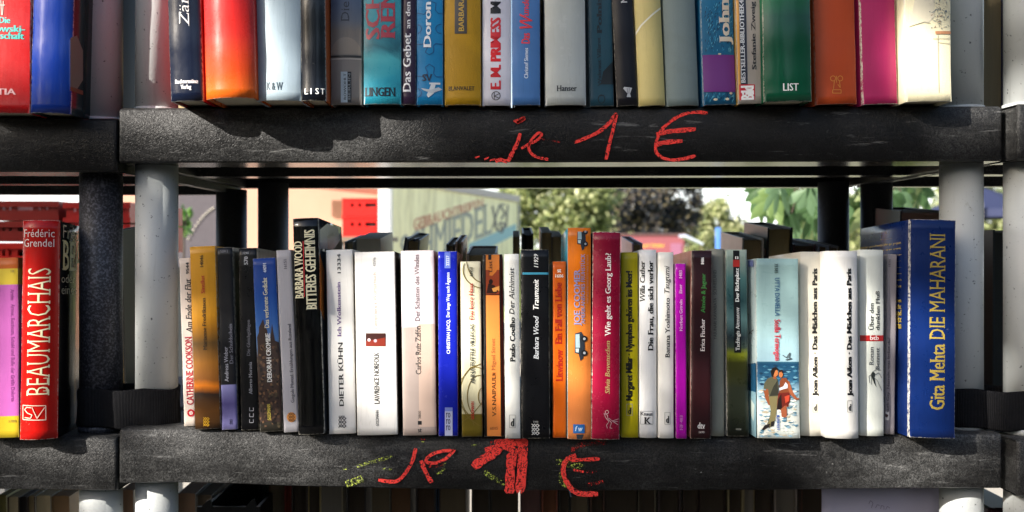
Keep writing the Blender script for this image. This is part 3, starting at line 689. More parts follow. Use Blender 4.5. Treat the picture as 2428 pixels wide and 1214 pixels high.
# ---- lower row -------------------------------------------------------------------
def Lw(label, xt, xb, ytop, o, c, **k): return B(label, xt, xb, ytop, k.pop('T', T_low), o, c, group=k.pop('group', 'books on the lower shelf'), **k)
b = Lw('narrow cream paperback with red author name and round emblem, beside the left pole', (424, 452), (436, 464), 612, -.008, '#e6d8cc', wear=.3)
txt(b, 'CATHERINE COOKSON', 441, 457, 798, 960, '#a8182c', SFB, name='author_lettering'); txt(b, 'Am Ende der Flut', 440, 454, 660, 790, '#1a1a1e', IT); txt(b, '9544', 441, 448, 622, 650, '#1a1a1e', SB, name='number_lettering')
pic(b, 'publisher_mark', [(circ(453, 979, 9), '#c01428'), (circ(453, 979, 4.5), '#e6d8cc'), ([(453, 977), (462, 982)], '#c01428')])
b = Lw('amber paperback with a cloudy sunset on its spine', (447, 510), (461, 522), 584, .006, '', stops=[(0, '#3a2818'), (.1, '#6a4218'), (.19, '#241a14'), (.235, '#c06a14'), (.27, '#7a4a1c'), (.36, '#8a5a20'), (.47, '#5c4424'), (.56, '#a87018'), (.62, '#c88a1c'), (1, '#d89a24')], nz=(2.2, .06), round_=.002, ns=(1, 1, 1))
txt(b, 'Marianne Fredriksson', 480, 489, 706, 830, '#2c2010', SF, name='author_lettering'); txt(b, 'Sintflut', 476, 485, 652, 696, '#b0301c', SF); txt(b, '14046', 474, 482, 605, 634, '#3a2c14', SF, name='number_lettering'); fish(b, 490, 1000, '#c09020', .8)
b = Lw('black paperback with a violet foot and thin grey lettering', (515, 549), (526, 563), 587, .004, '', stops=[(0, '#7a76a8'), (.14, '#4a4478'), (.245, '#8482b4'), (.2452, '#131318'), (1, '#0f0f14')], side='#101014')
txt(b, 'Andreas Weber', 532, 541, 822, 905, '#9a9aa4', SN, name='author_lettering'); txt(b, 'Der Schuldschein', 543, 552, 768, 862, '#70707c', SN); txt(b, '52812', 523, 541, 592, 599, '#8a8a90', SN, 'h', name='number_lettering'); txt(b, 'H', 545, 551, 994, 1006, '#15152a', SF, 'h', name='publisher_mark')
b = Lw('wide black paperback with dim grey title, left of the blue castle book', (566, 608), (571, 614), 588, .003, '#0b0b0e', rough=.3)
txt(b, 'Alberto Moravia', 590, 598, 858, 935, '#8c8c92', SF, name='author_lettering'); txt(b, 'Die Gleichgültigen', 585, 593, 758, 844, '#606068', SF); txt(b, '570', 579, 588, 608, 628, '#b8b8bc', SB, name='number_lettering'); txt(b, '1290', 576, 590, 597, 603, '#a0a0a4', SB, 'h', name='number_lettering')
for k in range(3): strokes(b, 'publisher_mark', [[(592, 966 + k * 14), (592, 974 + k * 14), (601, 974 + k * 14), (601, 966 + k * 14)]], '#8c8c92', 1.6)
b = Lw('paperback with a ruined castle under a deep blue sky', (602, 649), (616, 671), 612, .008, '', stops=[(0, '#2c2a24'), (.1, '#3a342c'), (.3, '#4a3c30'), (.42, '#4a3830'), (.5, '#6088b8'), (.62, '#3a68b0'), (.8, '#1f4c9c'), (1, '#173c8c')], nz=(3, .03))
random.seed(11)
pic(b, 'printed_picture', [([(611, 1000), (611, 832), (609, 800), (614, 788), (614, 776), (620, 764), (624, 756), (627, 770), (634, 784), (635, 800), (641, 806), (643, 780), (645, 768), (648, 786), (652, 808), (662, 812), (667, 1000)], '#3c2c26')] +
    [([(q, r_), (q + random.uniform(3, 8), r_ + random.uniform(-2, 2)), (q + 5, r_ + random.uniform(3, 8)), (q, r_ + 5)], random.choice(['#5c4434', '#241c1a', '#70543c', '#1c1816', '#4a4030'])) for q, r_ in [(random.uniform(613, 658), random.uniform(812, 1008)) for _ in range(150)]])
txt(b, 'DEBORAH CROMBIE', 632, 643, 790, 906, '#ecebe6', SF, name='author_lettering'); txt(b, 'Das verlorene Gedicht', 625, 636, 658, 778, '#dcd6b8', SF); txt(b, '44091', 624, 632, 624, 646, '#dfe6f0', SN, name='number_lettering'); txt(b, 'GOLDMANN', 634, 642, 958, 996, '#d8c454', SN, name='publisher_mark')
b = Lw('pale grey slim paperback with an orange round emblem at its foot', (652, 692), (673, 709), 593, .008, '#b4b2b8', wear=.7)
txt(b, 'Gogols Mantel. Erzählungen aus Russland', 686, 694, 768, 955, '#44424c', SN); txt(b, '16151', 673, 680, 615, 638, '#5c5a64', SF, name='number_lettering')
pic(b, 'publisher_mark', [(circ(691, 989, 11, 12), '#d89048')]); fish(b, 692, 989, '#6a4420', .8)
b = Lw('tall glossy black hardcover standing proud of the row with cream stacked title', (690, 756), (707, 768), 517, .020, '#08080a', hard=True, round_=.003, rough=.14, side='#2a2c30', wear=.6, depth=.14)
txt(b, 'BARBARA WOOD', 697, 718, 572, 708, '#e4dcb8', SFB, name='author_lettering'); txt(b, 'BITTERES GEHEIMNIS', 724, 748, 544, 734, '#e4dcb8', SFB)
strokes(b, 'red_rule', [[(719, 572), (722, 704)]], '#c01c28', 2.2)
pic(b, 'cover_picture', [([(757, 600), (768, 640), (768, 760), (758, 730)], '#b4682c'), ([(757, 545), (775, 530), (800, 540), (806, 570), (790, 590), (757, 590)], '#6c7684'), ([(775, 560), (790, 550), (792, 590), (776, 590)], '#20242c')], 'R', .12)
b = Lw('white paperback with widely spaced black author name and violet title', (770, 838), (780, 844), 592, .010, '#e8e6e2', rough=.35, wear=.3)
txt(b, 'DIETER KÜHN', 803, 814, 812, 963, '#16161a', dict(bold=.03), name='author_lettering'); txt(b, 'Ich Wolkenstein', 799, 808, 668, 798, '#5c3c7c', SF); txt(b, '13334', 800, 808, 602, 648, '#2c2c34', SN, name='number_lettering'); fish(b, 812, 1001, '#26262a'); txt(b, '1990', 805, 817, 985, 989, '#44444a', SN, 'h', name='number_lettering')
b = Lw('thickest white creased paperback with a small dark picture window', (838, 937), (846, 943), 597, .014, '#e4e2de', rough=.4, wear=.9, round_=.002, side='#2a2018')
txt(b, 'LAWRENCE NORFOLK', 887, 899, 835, 958, '#1a1c20', SFB, name='author_lettering'); txt(b, "Lemprière's Wörterbuch", 884, 893, 645, 780, '#dca8a0', SF); txt(b, '42596', 884, 891, 610, 632, '#8a8a8c', SN, name='number_lettering'); txt(b, 'GOLDMANN', 891, 898, 973, 1010, '#2c2c30', SN, name='publisher_mark')
pic(b, 'picture_window', [([(867, 790), (914, 821)], '#3a1a16'), ([(867, 808), (890, 805), (914, 800), (914, 821), (867, 821)], '#7c2a1c'), (circ(875, 806, 4), '#c8b4b8'), (circ(890, 808, 4), '#b89ca4')])
b = Lw('wide pinkish grey paperback with a square black emblem and a darker lower half', (948, 1030), (955, 1035), 594, .010, '', stops=[(0, '#a2938c'), (.585, '#a2938c'), (.5852, '#c9bfc4'), (1, '#c9bfc4')], rough=.45, wear=.3)  # lower half darkened: shade painted into the cover colour
pic(b, 'printed_panel', [([(992, 768), (1034, 768), (1034, 1012), (994, 1012)], '#b8a092')])
txt(b, 'Carlos Ruiz Zafón', 985, 998, 772, 888, '#3c3836', SF, name='author_lettering'); txt(b, 'Der Schatten des Windes', 983, 994, 603, 762, '#6c6064', SF); pic(b, 'publisher_mark', [([(991, 998), (1000, 1007)], '#17171a')]); txt(b, 'st', 991, 1000, 1013, 1025, '#26262a', SF, 'h', name='publisher_mark'); txt(b, '3800', 992, 998, 974, 993, '#44403e', SN, name='number_lettering')
b = Lw('cobalt blue paperback with white title and pale label at its foot', (1036, 1086), (1040, 1086), 596, .012, '#1420a0', rough=.25, side='#a03c20')
txt(b, 'CHRISTIAN JACQ.', 1059, 1067, 757, 839, '#dfe4f4', dict(bold=.02), name='author_lettering'); txt(b, 'Der lange Weg nach Ägypten', 1058, 1066, 646, 752, '#cfd6ec', dict(bold=.02)); pic(b, 'number_panel', [([(1054, 598), (1068, 636)], '#5c70c0'), ([(1055, 968), (1073, 1033)], '#b8bcd8'), ([(1055, 966), (1073, 975)], '#7484c8')])
txt(b, '22227', 1058, 1065, 606, 630, '#e0e6f4', SN, name='number_lettering')
for k in range(3): txt(b, 'ro', 1058, 1068, 978 + k * 15, 990 + k * 15, '#1c1c48', SN, 'h', name='publisher_mark')
b = Lw('cream and olive paperback with thin curling brown lines', (1090, 1141), (1095, 1144), 620, .012, '', stops=[(0, '#6c5c14'), (.128, '#6c5c14'), (.129, '#c9c29c'), (.5, '#d8d4b8'), (1, '#dcd6b8')], nz=(3, .0), wear=.3)
strokes(b, 'curling_lines', [circ(1128, 930, 36, 60, 14, 120, 300), circ(1136, 940, 28, 50, 14, 110, 280), [(1094, 962), (1110, 990), (1135, 1008), (1144, 1010)], [(1096, 1000), (1118, 985), (1143, 955)], circ(1144, 940, 10, 20, 10, 90, 270), [(1094, 900), (1115, 872), (1143, 862)], [(1116, 985), (1124, 1008)]], '#6e5c1c', 2); strokes(b, 'curling_line', [circ(1150, 640, 52, 44, 12, 90, 200)], '#6e5c1c', 2); strokes(b, 'curling_line', [circ(1146, 610, 40, 60, 12, 80, 170)], '#6e5c1c', 2)
txt(b, 'ANNA TUTTLE VILLEGAS', 1115, 1125, 768, 910, '#2c3034', SF, name='author_lettering'); txt(b, 'Das leere Haus', 1112, 1122, 672, 758, '#a82c20', SF); txt(b, '43958', 1114, 1121, 633, 656, '#2c2c24', SN, name='number_lettering'); txt(b, 'GOLDMANN', 1117, 1124, 952, 994, '#b82018', SB, name='publisher_mark')
b = Lw('light orange paperback in a black frame with a tiny photo of a reader', (1142, 1192), (1148, 1196), 603, .010, '#0e0c0c', wear=.5)
pic(b, 'title_band', [([(1152, 700), (1184, 700), (1188, 1034), (1155, 1034)], '#d8843c'), ([(1152, 604), (1184, 698)], '#c8762c'), ([(1152, 640), (1184, 698)], '#8a3a1c'), ([(1141, 604), (1165, 616)], '#100c0c'), (circ(1164, 668, 5, 6), '#1c0e0a'), ([(1158, 672), (1172, 676), (1182, 690), (1176, 696), (1153, 696)], '#2a120c'), ([(1166, 684), (1184, 678), (1184, 690), (1170, 692)], '#d89a4c')])
txt(b, 'V.S.NAIPAUL', 1167, 1176, 890, 988, '#3a2414', SF, name='author_lettering'); txt(b, 'Miguel Street', 1165, 1174, 802, 878, '#94582c', SF); txt(b, 'List', 1158, 1167, 618, 646, '#5c2c10', SF, name='publisher_mark'); txt(b, '60315', 1162, 1180, 1012, 1019, '#8c542c', SN, 'h', name='number_lettering')
strokes(b, 'star_ornament', [[(1166, 887), (1176, 887)], [(1171, 882), (1171, 892)], [(1167, 883), (1175, 891)], [(1175, 883), (1167, 891)]], '#5c3418', 1)
b = Lw('slim white paperback with black serif title between the orange-framed and the black book', (1195, 1231), (1198, 1234), 602, .022, '#d8d8d2', round_=.002, hard=True, side='#a82820', wear=.3)
txt(b, 'Paulo Coelho', 1209, 1221, 752, 858, '#18181a', SFB, name='author_lettering'); txt(b, 'Der Alchimist', 1207, 1219, 634, 746, '#18181a', dict(serif=True, bold=.01, ital=.2)); dmark(b, 1208, 1222, 984, 1014)
b = Lw('broad black paperback with white italic title under a light blue rule', (1233, 1304), (1237, 1304), 592, .020, '#0a0a0d', rough=.3, wear=.8, side='#3a8cb0')
txt(b, 'Barbara Wood', 1265, 1277, 748, 852, '#c8ccd0', IT, name='author_lettering'); txt(b, 'Traumzeit', 1264, 1277, 662, 734, '#f0f0ec', dict(bold=.03, ital=.22)); txt(b, '11929', 1266, 1276, 602, 634, '#e4e4e0', dict(bold=.02, ital=.2), name='number_lettering')
pic(b, 'blue_rule', [([(1239, 646), (1302, 651)], '#3a8ca8')]); fish(b, 1270, 1018, '#c8c8c4'); txt(b, '1990', 1265, 1276, 998, 1002, '#9a9a98', SN, 'h', name='number_lettering')
b = Lw('low bright orange paperback with red lettering', (1310, 1343), (1311, 1344), 620, .016, '#cc5c0c', wear=.3)
txt(b, 'Litwinow', 1318, 1334, 828, 904, '#a01c10', SFB, name='author_lettering'); txt(b, 'Ein Fall von Liebe', 1316, 1332, 670, 816, '#a01c10', SFB); txt(b, 'st', 1321, 1331, 635, 646, '#f0e6dc', SB, 'h', name='publisher_mark'); txt(b, '1606', 1317, 1336, 650, 658, '#f0e6dc', SN, 'h', name='number_lettering')
def car(b, cx, cy, sc, up=True):   # small printed car, nose pointing up or down the spine
    f = 1 if up else -1
    q = lambda pts: [(cx + x * sc, cy + f * y * sc) for x, y in pts]
    return [(q([(-12, -26), (2, -30), (9, -18), (10, 10), (6, 30), (0, 36), (-4, 20), (-13, 18)]), '#262c34'), (q([(-11, -24), (-2, -25), (-1, 6), (-11, 6)]), '#9cb4bc'), (q([(-11, 8), (-3, 8), (-4, 17), (-10, 16)]), '#b4c8cc'), (q(circ(9, -14, 7)), '#14161a'), (q(circ(9, 18, 7)), '#14161a'), (q(circ(9, -14, 3)), '#a8acb0'), (q(circ(9, 18, 3)), '#a8acb0')]
b = Lw('tall orange hardcover with small drawn cars and a light blue cover edge', (1343, 1405), (1346, 1402), 540, .026, '', stops=[(0, '#c87844'), (.45, '#d07830'), (.75, '#d87018'), (1, '#dc7410')], hard=True, round_=.003, rough=.24, side='#4aa4bc')
pic(b, 'printed_car', car(b, 1380, 562, .9)); pic(b, 'printed_car', car(b, 1376, 818, 1.05)); pic(b, 'printed_car', [([(1366, 1030), (1384, 1030), (1380, 1042), (1368, 1042)], '#262c34')])
txt(b, 'JOE COOMER', 1361, 1375, 638, 772, '#8a90b8', SF, name='author_lettering'); txt(b, 'AMERIKANISCHES FRÜHSTÜCK', 1377, 1387, 602, 768, '#8a88a8', SN); txt(b, 'VOM SALZ UND DAS ROTE HAUS ZU HAUS', 1391, 1395, 604, 720, '#a88070', SN)
pic(b, 'publisher_mark', [([(1359, 1006), (1386, 1027)], '#1c5c9c')]); txt(b, 'f w', 1363, 1382, 1010, 1022, '#c8d8e8', IT, 'h', name='publisher_mark')
b = Lw('tall crimson hardcover with white chipped edges and a drawn sower', (1409, 1470), (1403, 1470), 550, .028, '#8c0c30', hard=True, round_=.004, rough=.26, wear=1.3, side='#4c0c20')
txt(b, 'Silvia Bovenschen', 1435, 1446, 808, 934, '#a88c5c', IT, name='author_lettering'); txt(b, 'Wie geht es Georg Laub?', 1435, 1448, 600, 797, '#e8dcd8', SF)
strokes(b, 'publisher_mark', [[(1432, 980), (1440, 984), (1442, 994), (1450, 1002), (1446, 1014), (1452, 1016)], [(1432, 980), (1436, 990), (1444, 1000), (1438, 1008), (1440, 1016)], [(1444, 992), (1454, 1000), (1466, 1000)], [(1454, 1000), (1466, 1008)], [(1452, 998), (1468, 994)], circ(1439, 977, 4)], '#cfa8a8', 1.3)
b = Lw('acid yellow-green paperback with black bold title', (1473, 1513), (1474, 1514), 598, .014, '#a89c0c', wear=.3, round_=.002)
txt(b, 'Margaret Millar · Nymphen gehören ins Meer!', 1484, 1499, 642, 950, '#141408', SBB, name='title_lettering'); dmark(b, 1486, 1499, 958, 985, box_=True)
b = Lw('white paperback with two columns of heavy black title and a boxed capital letter', (1516, 1558), (1517, 1558), 592, .016, '#dcdcdc', round_=.003, wear=.3)
txt(b, 'Willa Cather', 1518, 1529, 618, 716, '#18181a', dict(serif=True, bold=.045, ital=.12), name='author_lettering'); txt(b, 'Die Frau, die sich verlor', 1536, 1549, 618, 832, '#101012', SFB)
strokes(b, 'publisher_mark', [[(1519, 975), (1548, 975), (1548, 1006), (1519, 1006), (1519, 975)]], '#8c8c8c', 1); txt(b, 'Knaus', 1519, 1547, 977, 985, '#202024', SF, 'h', name='publisher_mark'); txt(b, 'K', 1527, 1544, 989, 1005, '#101012', SFB, 'h', name='publisher_mark')
b = Lw('slim white paperback with an italic black title, left of the magenta one', (1561, 1598), (1562, 1598), 598, .018, '#dcdad4', round_=.002, wear=.2)
txt(b, 'Banana Yoshimoto', 1577, 1588, 706, 848, '#28282a', SF, name='author_lettering'); txt(b, 'Tsugumi', 1575, 1587, 630, 696, '#18181a', dict(serif=True, bold=.01, ital=.25)); dmark(b, 1576, 1589, 978, 1006)
b = Lw('low slim magenta-purple paperback', (1600, 1628), (1604, 1629), 625, .020, '#9c0c98', rough=.22)
txt(b, 'Norbert Gstrein', 1611, 1618, 710, 785, '#d89cd0', SF, name='author_lettering'); txt(b, 'Einer', 1610, 1617, 674, 696, '#d89cd0', SF); txt(b, '1483', 1610, 1617, 641, 660, '#d89cd0', SF, name='number_lettering'); txt(b, 'NF 483', 1612, 1619, 985, 1020, '#b868b0', SF, name='publisher_mark')
b = Lw('dark maroon paperback with white and green lettering and a paler pink side', (1643, 1686), (1638, 1686), 594, .022, '#2c1014', side='#a8645c', wear=.5)
txt(b, 'Erica Fischer', 1661, 1671, 756, 833, '#e8dcd8', SF, name='author_lettering'); txt(b, 'Aimée & Jaguar', 1662, 1672, 648, 742, '#3c7c3c', SF); txt(b, '8406', 1662, 1669, 610, 627, '#e8e4e0', SBB, name='number_lettering')
txt(b, 'dtv', 1654, 1672, 1002, 1016, '#e8e4e0', SF, 'h', name='publisher_mark'); strokes(b, 'rule', [[(1656, 1016), (1671, 1016)]], '#a89c98', 1); txt(b, '1690', 1657, 1670, 1022, 1027, '#b8b0ac', SN, 'h', name='number_lettering')
b = Lw('plain grey-green paperback with tiny dark title, shaded by its neighbours', (1688, 1716), (1688, 1718), 590, .006, '#8a8c80', round_=.002, wear=.2)
txt(b, 'YASUNARI KAWABATA · SCHNEELAND', 1692, 1699, 640, 805, '#4c4e48', SN)
b = Lw('paperback with a misty green landscape and a black vertical title strip', (1722, 1770), (1725, 1776), 592, .008, '', stops=[(0, '#181c12'), (.25, '#20241a'), (.40, '#3c3e14'), (.44, '#848c20'), (.47, '#3a4840'), (.52, '#26343a'), (.62, '#5c8080'), (.72, '#26484c'), (.85, '#4c7474'), (1, '#a8b8a8')], nz=(2.2, .07), side='#c8ccc8', rough=.3)
pic(b, 'title_strip', [([(1738, 594), (1753, 594), (1757, 836), (1741, 836)], '#0e0e10'), ([(1738, 616), (1754, 633)], '#b42c24')])
txt(b, 'Tschingis Aitmatow', 1744, 1753, 728, 832, '#e0e0dc', SF, name='author_lettering'); txt(b, 'Der Richtplatz', 1743, 1752, 636, 716, '#f0f0ec', SFB); txt(b, '13', 1743, 1751, 608, 614, '#f0f0ec', SBB, 'h', name='number_lettering'); txt(b, '10234', 1745, 1757, 1015, 1020, '#9a9a90', SN, 'h', name='number_lettering')
b = Lw('paperback with a couple walking through the surf under a pale blue sky', (1794, 1892), (1796, 1898), 613, .024, '', stops=[(0, '#b4bcb8'), (.10, '#c9ccc4'), (.20, '#a2b2b4'), (.27, '#7898a8'), (.32, '#26506c'), (.41, '#173c58'), (.423, '#2c5468'), (.4235, '#8aa8b4'), (.7, '#9cbcbc'), (1, '#94b4b2')], nz=(5, .0), rough=.3, wear=.5, side='#b8ccd0', ns=(1, 1, 3))
random.seed(21)
pic(b, 'surf_picture', [([(q, r_), (q + random.uniform(4, 13), r_ - random.uniform(0, 3)), (q + random.uniform(9, 16), r_ + 1), (q + 6, r_ + random.uniform(2, 4))], c_) for q, r_, c_ in
    [(random.uniform(1796, 1882), y_, random.choice(['#3c6c84', '#102c44', '#5c8698', '#1c4862'])) for y_ in [random.uniform(866, 945) for _ in range(90)]] +
    [(random.uniform(1797, 1882), y_, random.choice(['#c8c8c0', '#a8b0b0', '#7c98a8', '#d4d2c8', '#4c7488', '#a89c84', '#3c6478'])) for y_ in [random.uniform(925, 1034) for _ in range(190)]]])
SK = '#7c4428'
man = [([(1824, 905), (1815, 925), (1810, 925), (1814, 944), (1822, 960), (1828, 962), (1822, 940), (1823, 925)], SK), ([(1832, 938), (1842, 938), (1840, 965), (1832, 1000), (1824, 1015), (1816, 1012), (1826, 985), (1828, 960)], '#544e36'), ([(1822, 938), (1844, 937), (1841, 975), (1838, 996), (1828, 1012), (1820, 1008), (1828, 978)], '#6c6444'),
    ([(1813, 1008), (1826, 1004), (1824, 1012), (1810, 1020), (1806, 1018)], '#1c1816'), ([(1828, 1000), (1836, 998), (1834, 1010), (1826, 1012)], '#1c1816'), ([(1820, 897), (1830, 893), (1842, 896), (1846, 915), (1844, 939), (1823, 940), (1821, 922), (1810, 922), (1812, 908)], '#4c4a38'), ([(1834, 915), (1843, 902), (1845, 937), (1824, 939)], '#2c2c24'),
    ([(1833, 890), (1840, 890), (1840, 899), (1833, 898)], SK), (circ(1838, 884, 6.5, 9), '#a8663c'), ([(1829, 892), (1827, 880), (1831, 872), (1840, 870), (1846, 876), (1838, 878), (1835, 886), (1833, 894)], '#1c1410')]
wom = [([(1865, 900), (1871, 905), (1880, 930), (1890, 944), (1895, 943), (1894, 948), (1886, 948), (1874, 936), (1866, 920)], '#8a4c30'), ([(1848, 906), (1852, 896), (1864, 896), (1869, 905), (1868, 920), (1872, 934), (1846, 934), (1848, 920)], '#6c3820'), ([(1847, 920), (1857, 916), (1862, 906), (1867, 912), (1867, 920), (1852, 924), (1848, 926)], '#b8bcc4'),
    ([(1845, 932), (1870, 930), (1874, 945), (1868, 965), (1860, 962), (1852, 972), (1842, 970), (1843, 950)], '#5c1c14'), ([(1845, 946), (1852, 934), (1854, 970), (1842, 970)], '#1c1412'), ([(1851, 970), (1864, 960), (1866, 985), (1862, 990), (1853, 988)], '#8a4c30'), (circ(1851, 887, 5, 8), '#a06038'), ([(1845, 884), (1847, 877), (1855, 877), (1857, 888), (1852, 881)], '#241610'), ([(1860, 940), (1872, 936), (1870, 950), (1862, 956)], '#a83c28')]
pic(b, 'printed_couple', man + wom)
strokes(b, 'printed_gull', [[(1855, 842), (1864, 848), (1872, 836), (1870, 848), (1876, 850), (1862, 853)]], '#3c4448', 2.2)
txt(b, '35385', 1836, 1844, 625, 648, '#1c3030', SN, 'down', name='number_lettering'); txt(b, 'UTTA DANELLA', 1837, 1848, 658, 750, '#24547c', SF, 'down', name='author_lettering'); txt(b, 'Stella Termogen', 1836, 1850, 757, 855, '#b01c30', SF, 'down'); txt(b, 'BLANVALET', 1841, 1848, 984, 1020, '#2c4c94', SB, 'down', name='publisher_mark')
pic(b, 'cover_picture', [([(1773, 864), (1794, 860), (1795, 930), (1776, 925)], '#1c4c6c'), ([(1776, 925), (1795, 930), (1796, 1038), (1780, 1028)], '#7ca0ac'), ([(1776, 618), (1788, 617), (1789, 632), (1777, 632)], '#6c78b0'), ([(1780, 940), (1792, 960), (1790, 1000), (1782, 980)], '#b4c0bc')], 'L')
strokes(b, 'printed_gull', [[(1778, 792), (1784, 786), (1790, 782)], [(1780, 788), (1786, 792)]], '#3c4448', 2.0, 'L')
b = Lw('thinner white paperback with a deco black title, left one of two alike', (1898, 1955), (1900, 1956), 597, .012, '#d4cfc0', round_=.003, wear=.3, depth=.125)
def aiken(b, x): txt(b, 'Joan Aiken · Das Mädchen aus Paris', x, x + 12, 636, 940, '#100f10', SBB); dmark(b, x + 1, x + 13, 950, 977)
aiken(b, 1926)
b = Lw('thicker sunlit white paperback with a deco black title, right one of two alike', (1957, 2040), (1962, 2041), 595, .032, '#dedcd8', round_=.006, wear=.3, depth=.125)
aiken(b, 2008)
b = Lw('off-white paperback crossed by a small red band with a mosquito below', (2040, 2098), (2041, 2098), 592, .016, '#d0d4cc', round_=.003, wear=.3)
pic(b, 'red_band', [([(2041, 795), (2098, 809)], '#a81c1c')]); txt(b, 'btb', 2062, 2084, 796, 806, '#e8d8d4', SF, 'h', name='publisher_mark'); txt(b, 'Über den', 2061, 2071, 718, 783, '#34383a', SF); txt(b, 'dunklen Fluß', 2076, 2086, 690, 783, '#34383a', SF); txt(b, 'Ronan', 2061, 2071, 822, 866, '#5c6062', SF, name='author_lettering'); txt(b, 'Bennett', 2076, 2086, 824, 876, '#5c6062', SF, name='author_lettering')
pic(b, 'printed_mosquito', [(circ(2070, 889, 5, 7), '#262c2a'), ([(2067, 894), (2073, 894), (2078, 918), (2072, 908)], '#262c2a')]); strokes(b, 'mosquito_legs', [[(2070, 886), (2060, 892), (2062, 908)], [(2072, 890), (2084, 884), (2092, 896)], [(2070, 894), (2080, 902), (2092, 926)], [(2068, 882), (2078, 876), (2090, 878)], [(2066, 892), (2066, 912)]], '#3a403e', 1.1)
b = Lw('thin grey-mauve paperback squeezed before the big blue book', (2102, 2131), (2099, 2122), 603, .004, '#8a8488', rough=.45, wear=.3)
txt(b, 'Ruth Gay  Narrele, was lachst du?', 2103, 2109, 800, 980, '#4a464e', SF); txt(b, '19141', 2107, 2112, 615, 632, '#4a464e', SN, name='number_lettering')
pic(b, 'publisher_mark', [([(2098, 976), (2108, 996)], '#cfcac4'), ([(2099, 980), (2106, 984), (2103, 990), (2099, 988)], '#3c2020')])
b = Lw('large royal blue hardcover with golden title, rightmost on the lower shelf', (2159, 2271), (2158, 2268), 521, .032, '#0a2258', hard=True, round_=.003, rough=.30, wear=.9, depth=.142)
txt(b, 'Gita Mehta', 2204, 2240, 815, 972, '#94803a', SF, name='author_lettering'); txt(b, 'DIE MAHARANI', 2204, 2241, 554, 805, '#a08a3c', dict(serif=True, thin=.0))
for i, (s_, x0, x1, y) in enumerate([('In den Frauengemächern', 2058, 2116, 574), ('indischer Maharaj wuchs Jaya, die Tochter', 2040, 2138, 587), ('eines fürstlichen Hauses auf, die der ehemali-', 2040, 2138, 599), ('gen Herrscher des Landes. In ihr Leben tritt', 2040, 2139, 613), ('mit der Kolonialzeit eine neue Welt, und sie', 2040, 2139, 627), ('lernt, ihrem Volk und sich selbst zu folgen', 2040, 2139, 641),
        ('auf dem schweren Weg, den ihr die alten', 2040, 2139, 655), ('Bräuche und der neue Glaube zugleich', 2040, 2139, 669), ('vorgezeichnet haben in dieser Zeit', 2040, 2139, 683), ('Ein großer Roman von den Frauen', 2040, 2139, 715), ('Indiens und ihrer stillen Macht', 2040, 2139, 729), ('im Palast und draußen im Land', 2040, 2139, 743), ('erzählt mit Wärme und Witz', 2040, 2139, 757), ('von der bekannten Autorin', 2040, 2139, 771)]):
    txt(b, s_, x0, x1, y - 8, y, '#b49c48', SF, 'h', 'L', name='blurb_lettering')
# lower left unit
b = Lw('yellow and violet paperback cut by the left picture edge', (-56, 47), (-50, 44), 612, .018, '', T=T_left_low, stops=[(0, '#d8bc2c'), (.118, '#d8bc2c'), (.119, '#c868b8'), (.85, '#c868b8'), (.851, '#e0c43c'), (.94, '#e0c43c'), (.941, '#c8641c'), (1, '#c8641c')], group='books on the lower left shelf', wear=.2, depth=.12)
txt(b, 'Arnim   Armut, Reichtum, Schuld und Buße der Gräfin Dolores', 26, 34, 685, 952, '#8c3c84', SF, 'down'); txt(b, '1780', 21, 38, 995, 1002, '#a8903c', SN, 'h', name='number_lettering'); txt(b, '18', 26, 34, 640, 646, '#a8903c', SN, 'h', name='number_lettering')
b = Lw('big red hardcover with tall cream title and black front cover, before the dark pole', (51, 136), (45, 129), 522, .026, '#b4140f', T=T_left_low, hard=True, round_=.008, rough=.22, wear=.9, side='#0a0a0b', group='books on the lower left shelf', depth=.14, yaw=11)
txt(b, 'BEAUMARCHAIS', 62, 118, 636, 938, '#e6dcb4', dict(serif=True, thin=.012)); txt(b, 'Frédéric', 53, 127, 543, 562, '#e8dcd4', dict(thin=.006), 'h', name='author_lettering'); txt(b, 'Grendel', 53, 126, 566, 585, '#e8dcd4', dict(thin=.006), 'h', name='author_lettering')
strokes(b, 'publisher_mark', [[(51, 962), (108, 962), (108, 996), (51, 996), (51, 962)], [(74, 967), (62, 966), (56, 972), (64, 980), (76, 984), (72, 992), (56, 991)], [(76, 966), (88, 992), (106, 966)]], '#e8c8b4', 2)
txt(b, 'Fréd', 148, 186, 542, 564, '#b4ac94', dict(thin=.008), 'h', 'R', name='author_lettering'); txt(b, 'BEA', 146, 196, 578, 640, '#cdbf90', dict(serif=True, bold=.02), 'h', 'R'); txt(b, 'oder', 144, 176, 652, 670, '#a8a08c', dict(thin=.008), 'h', 'R'); txt(b, 'eines', 144, 180, 684, 697, '#a8a08c', dict(thin=.008), 'h', 'R')

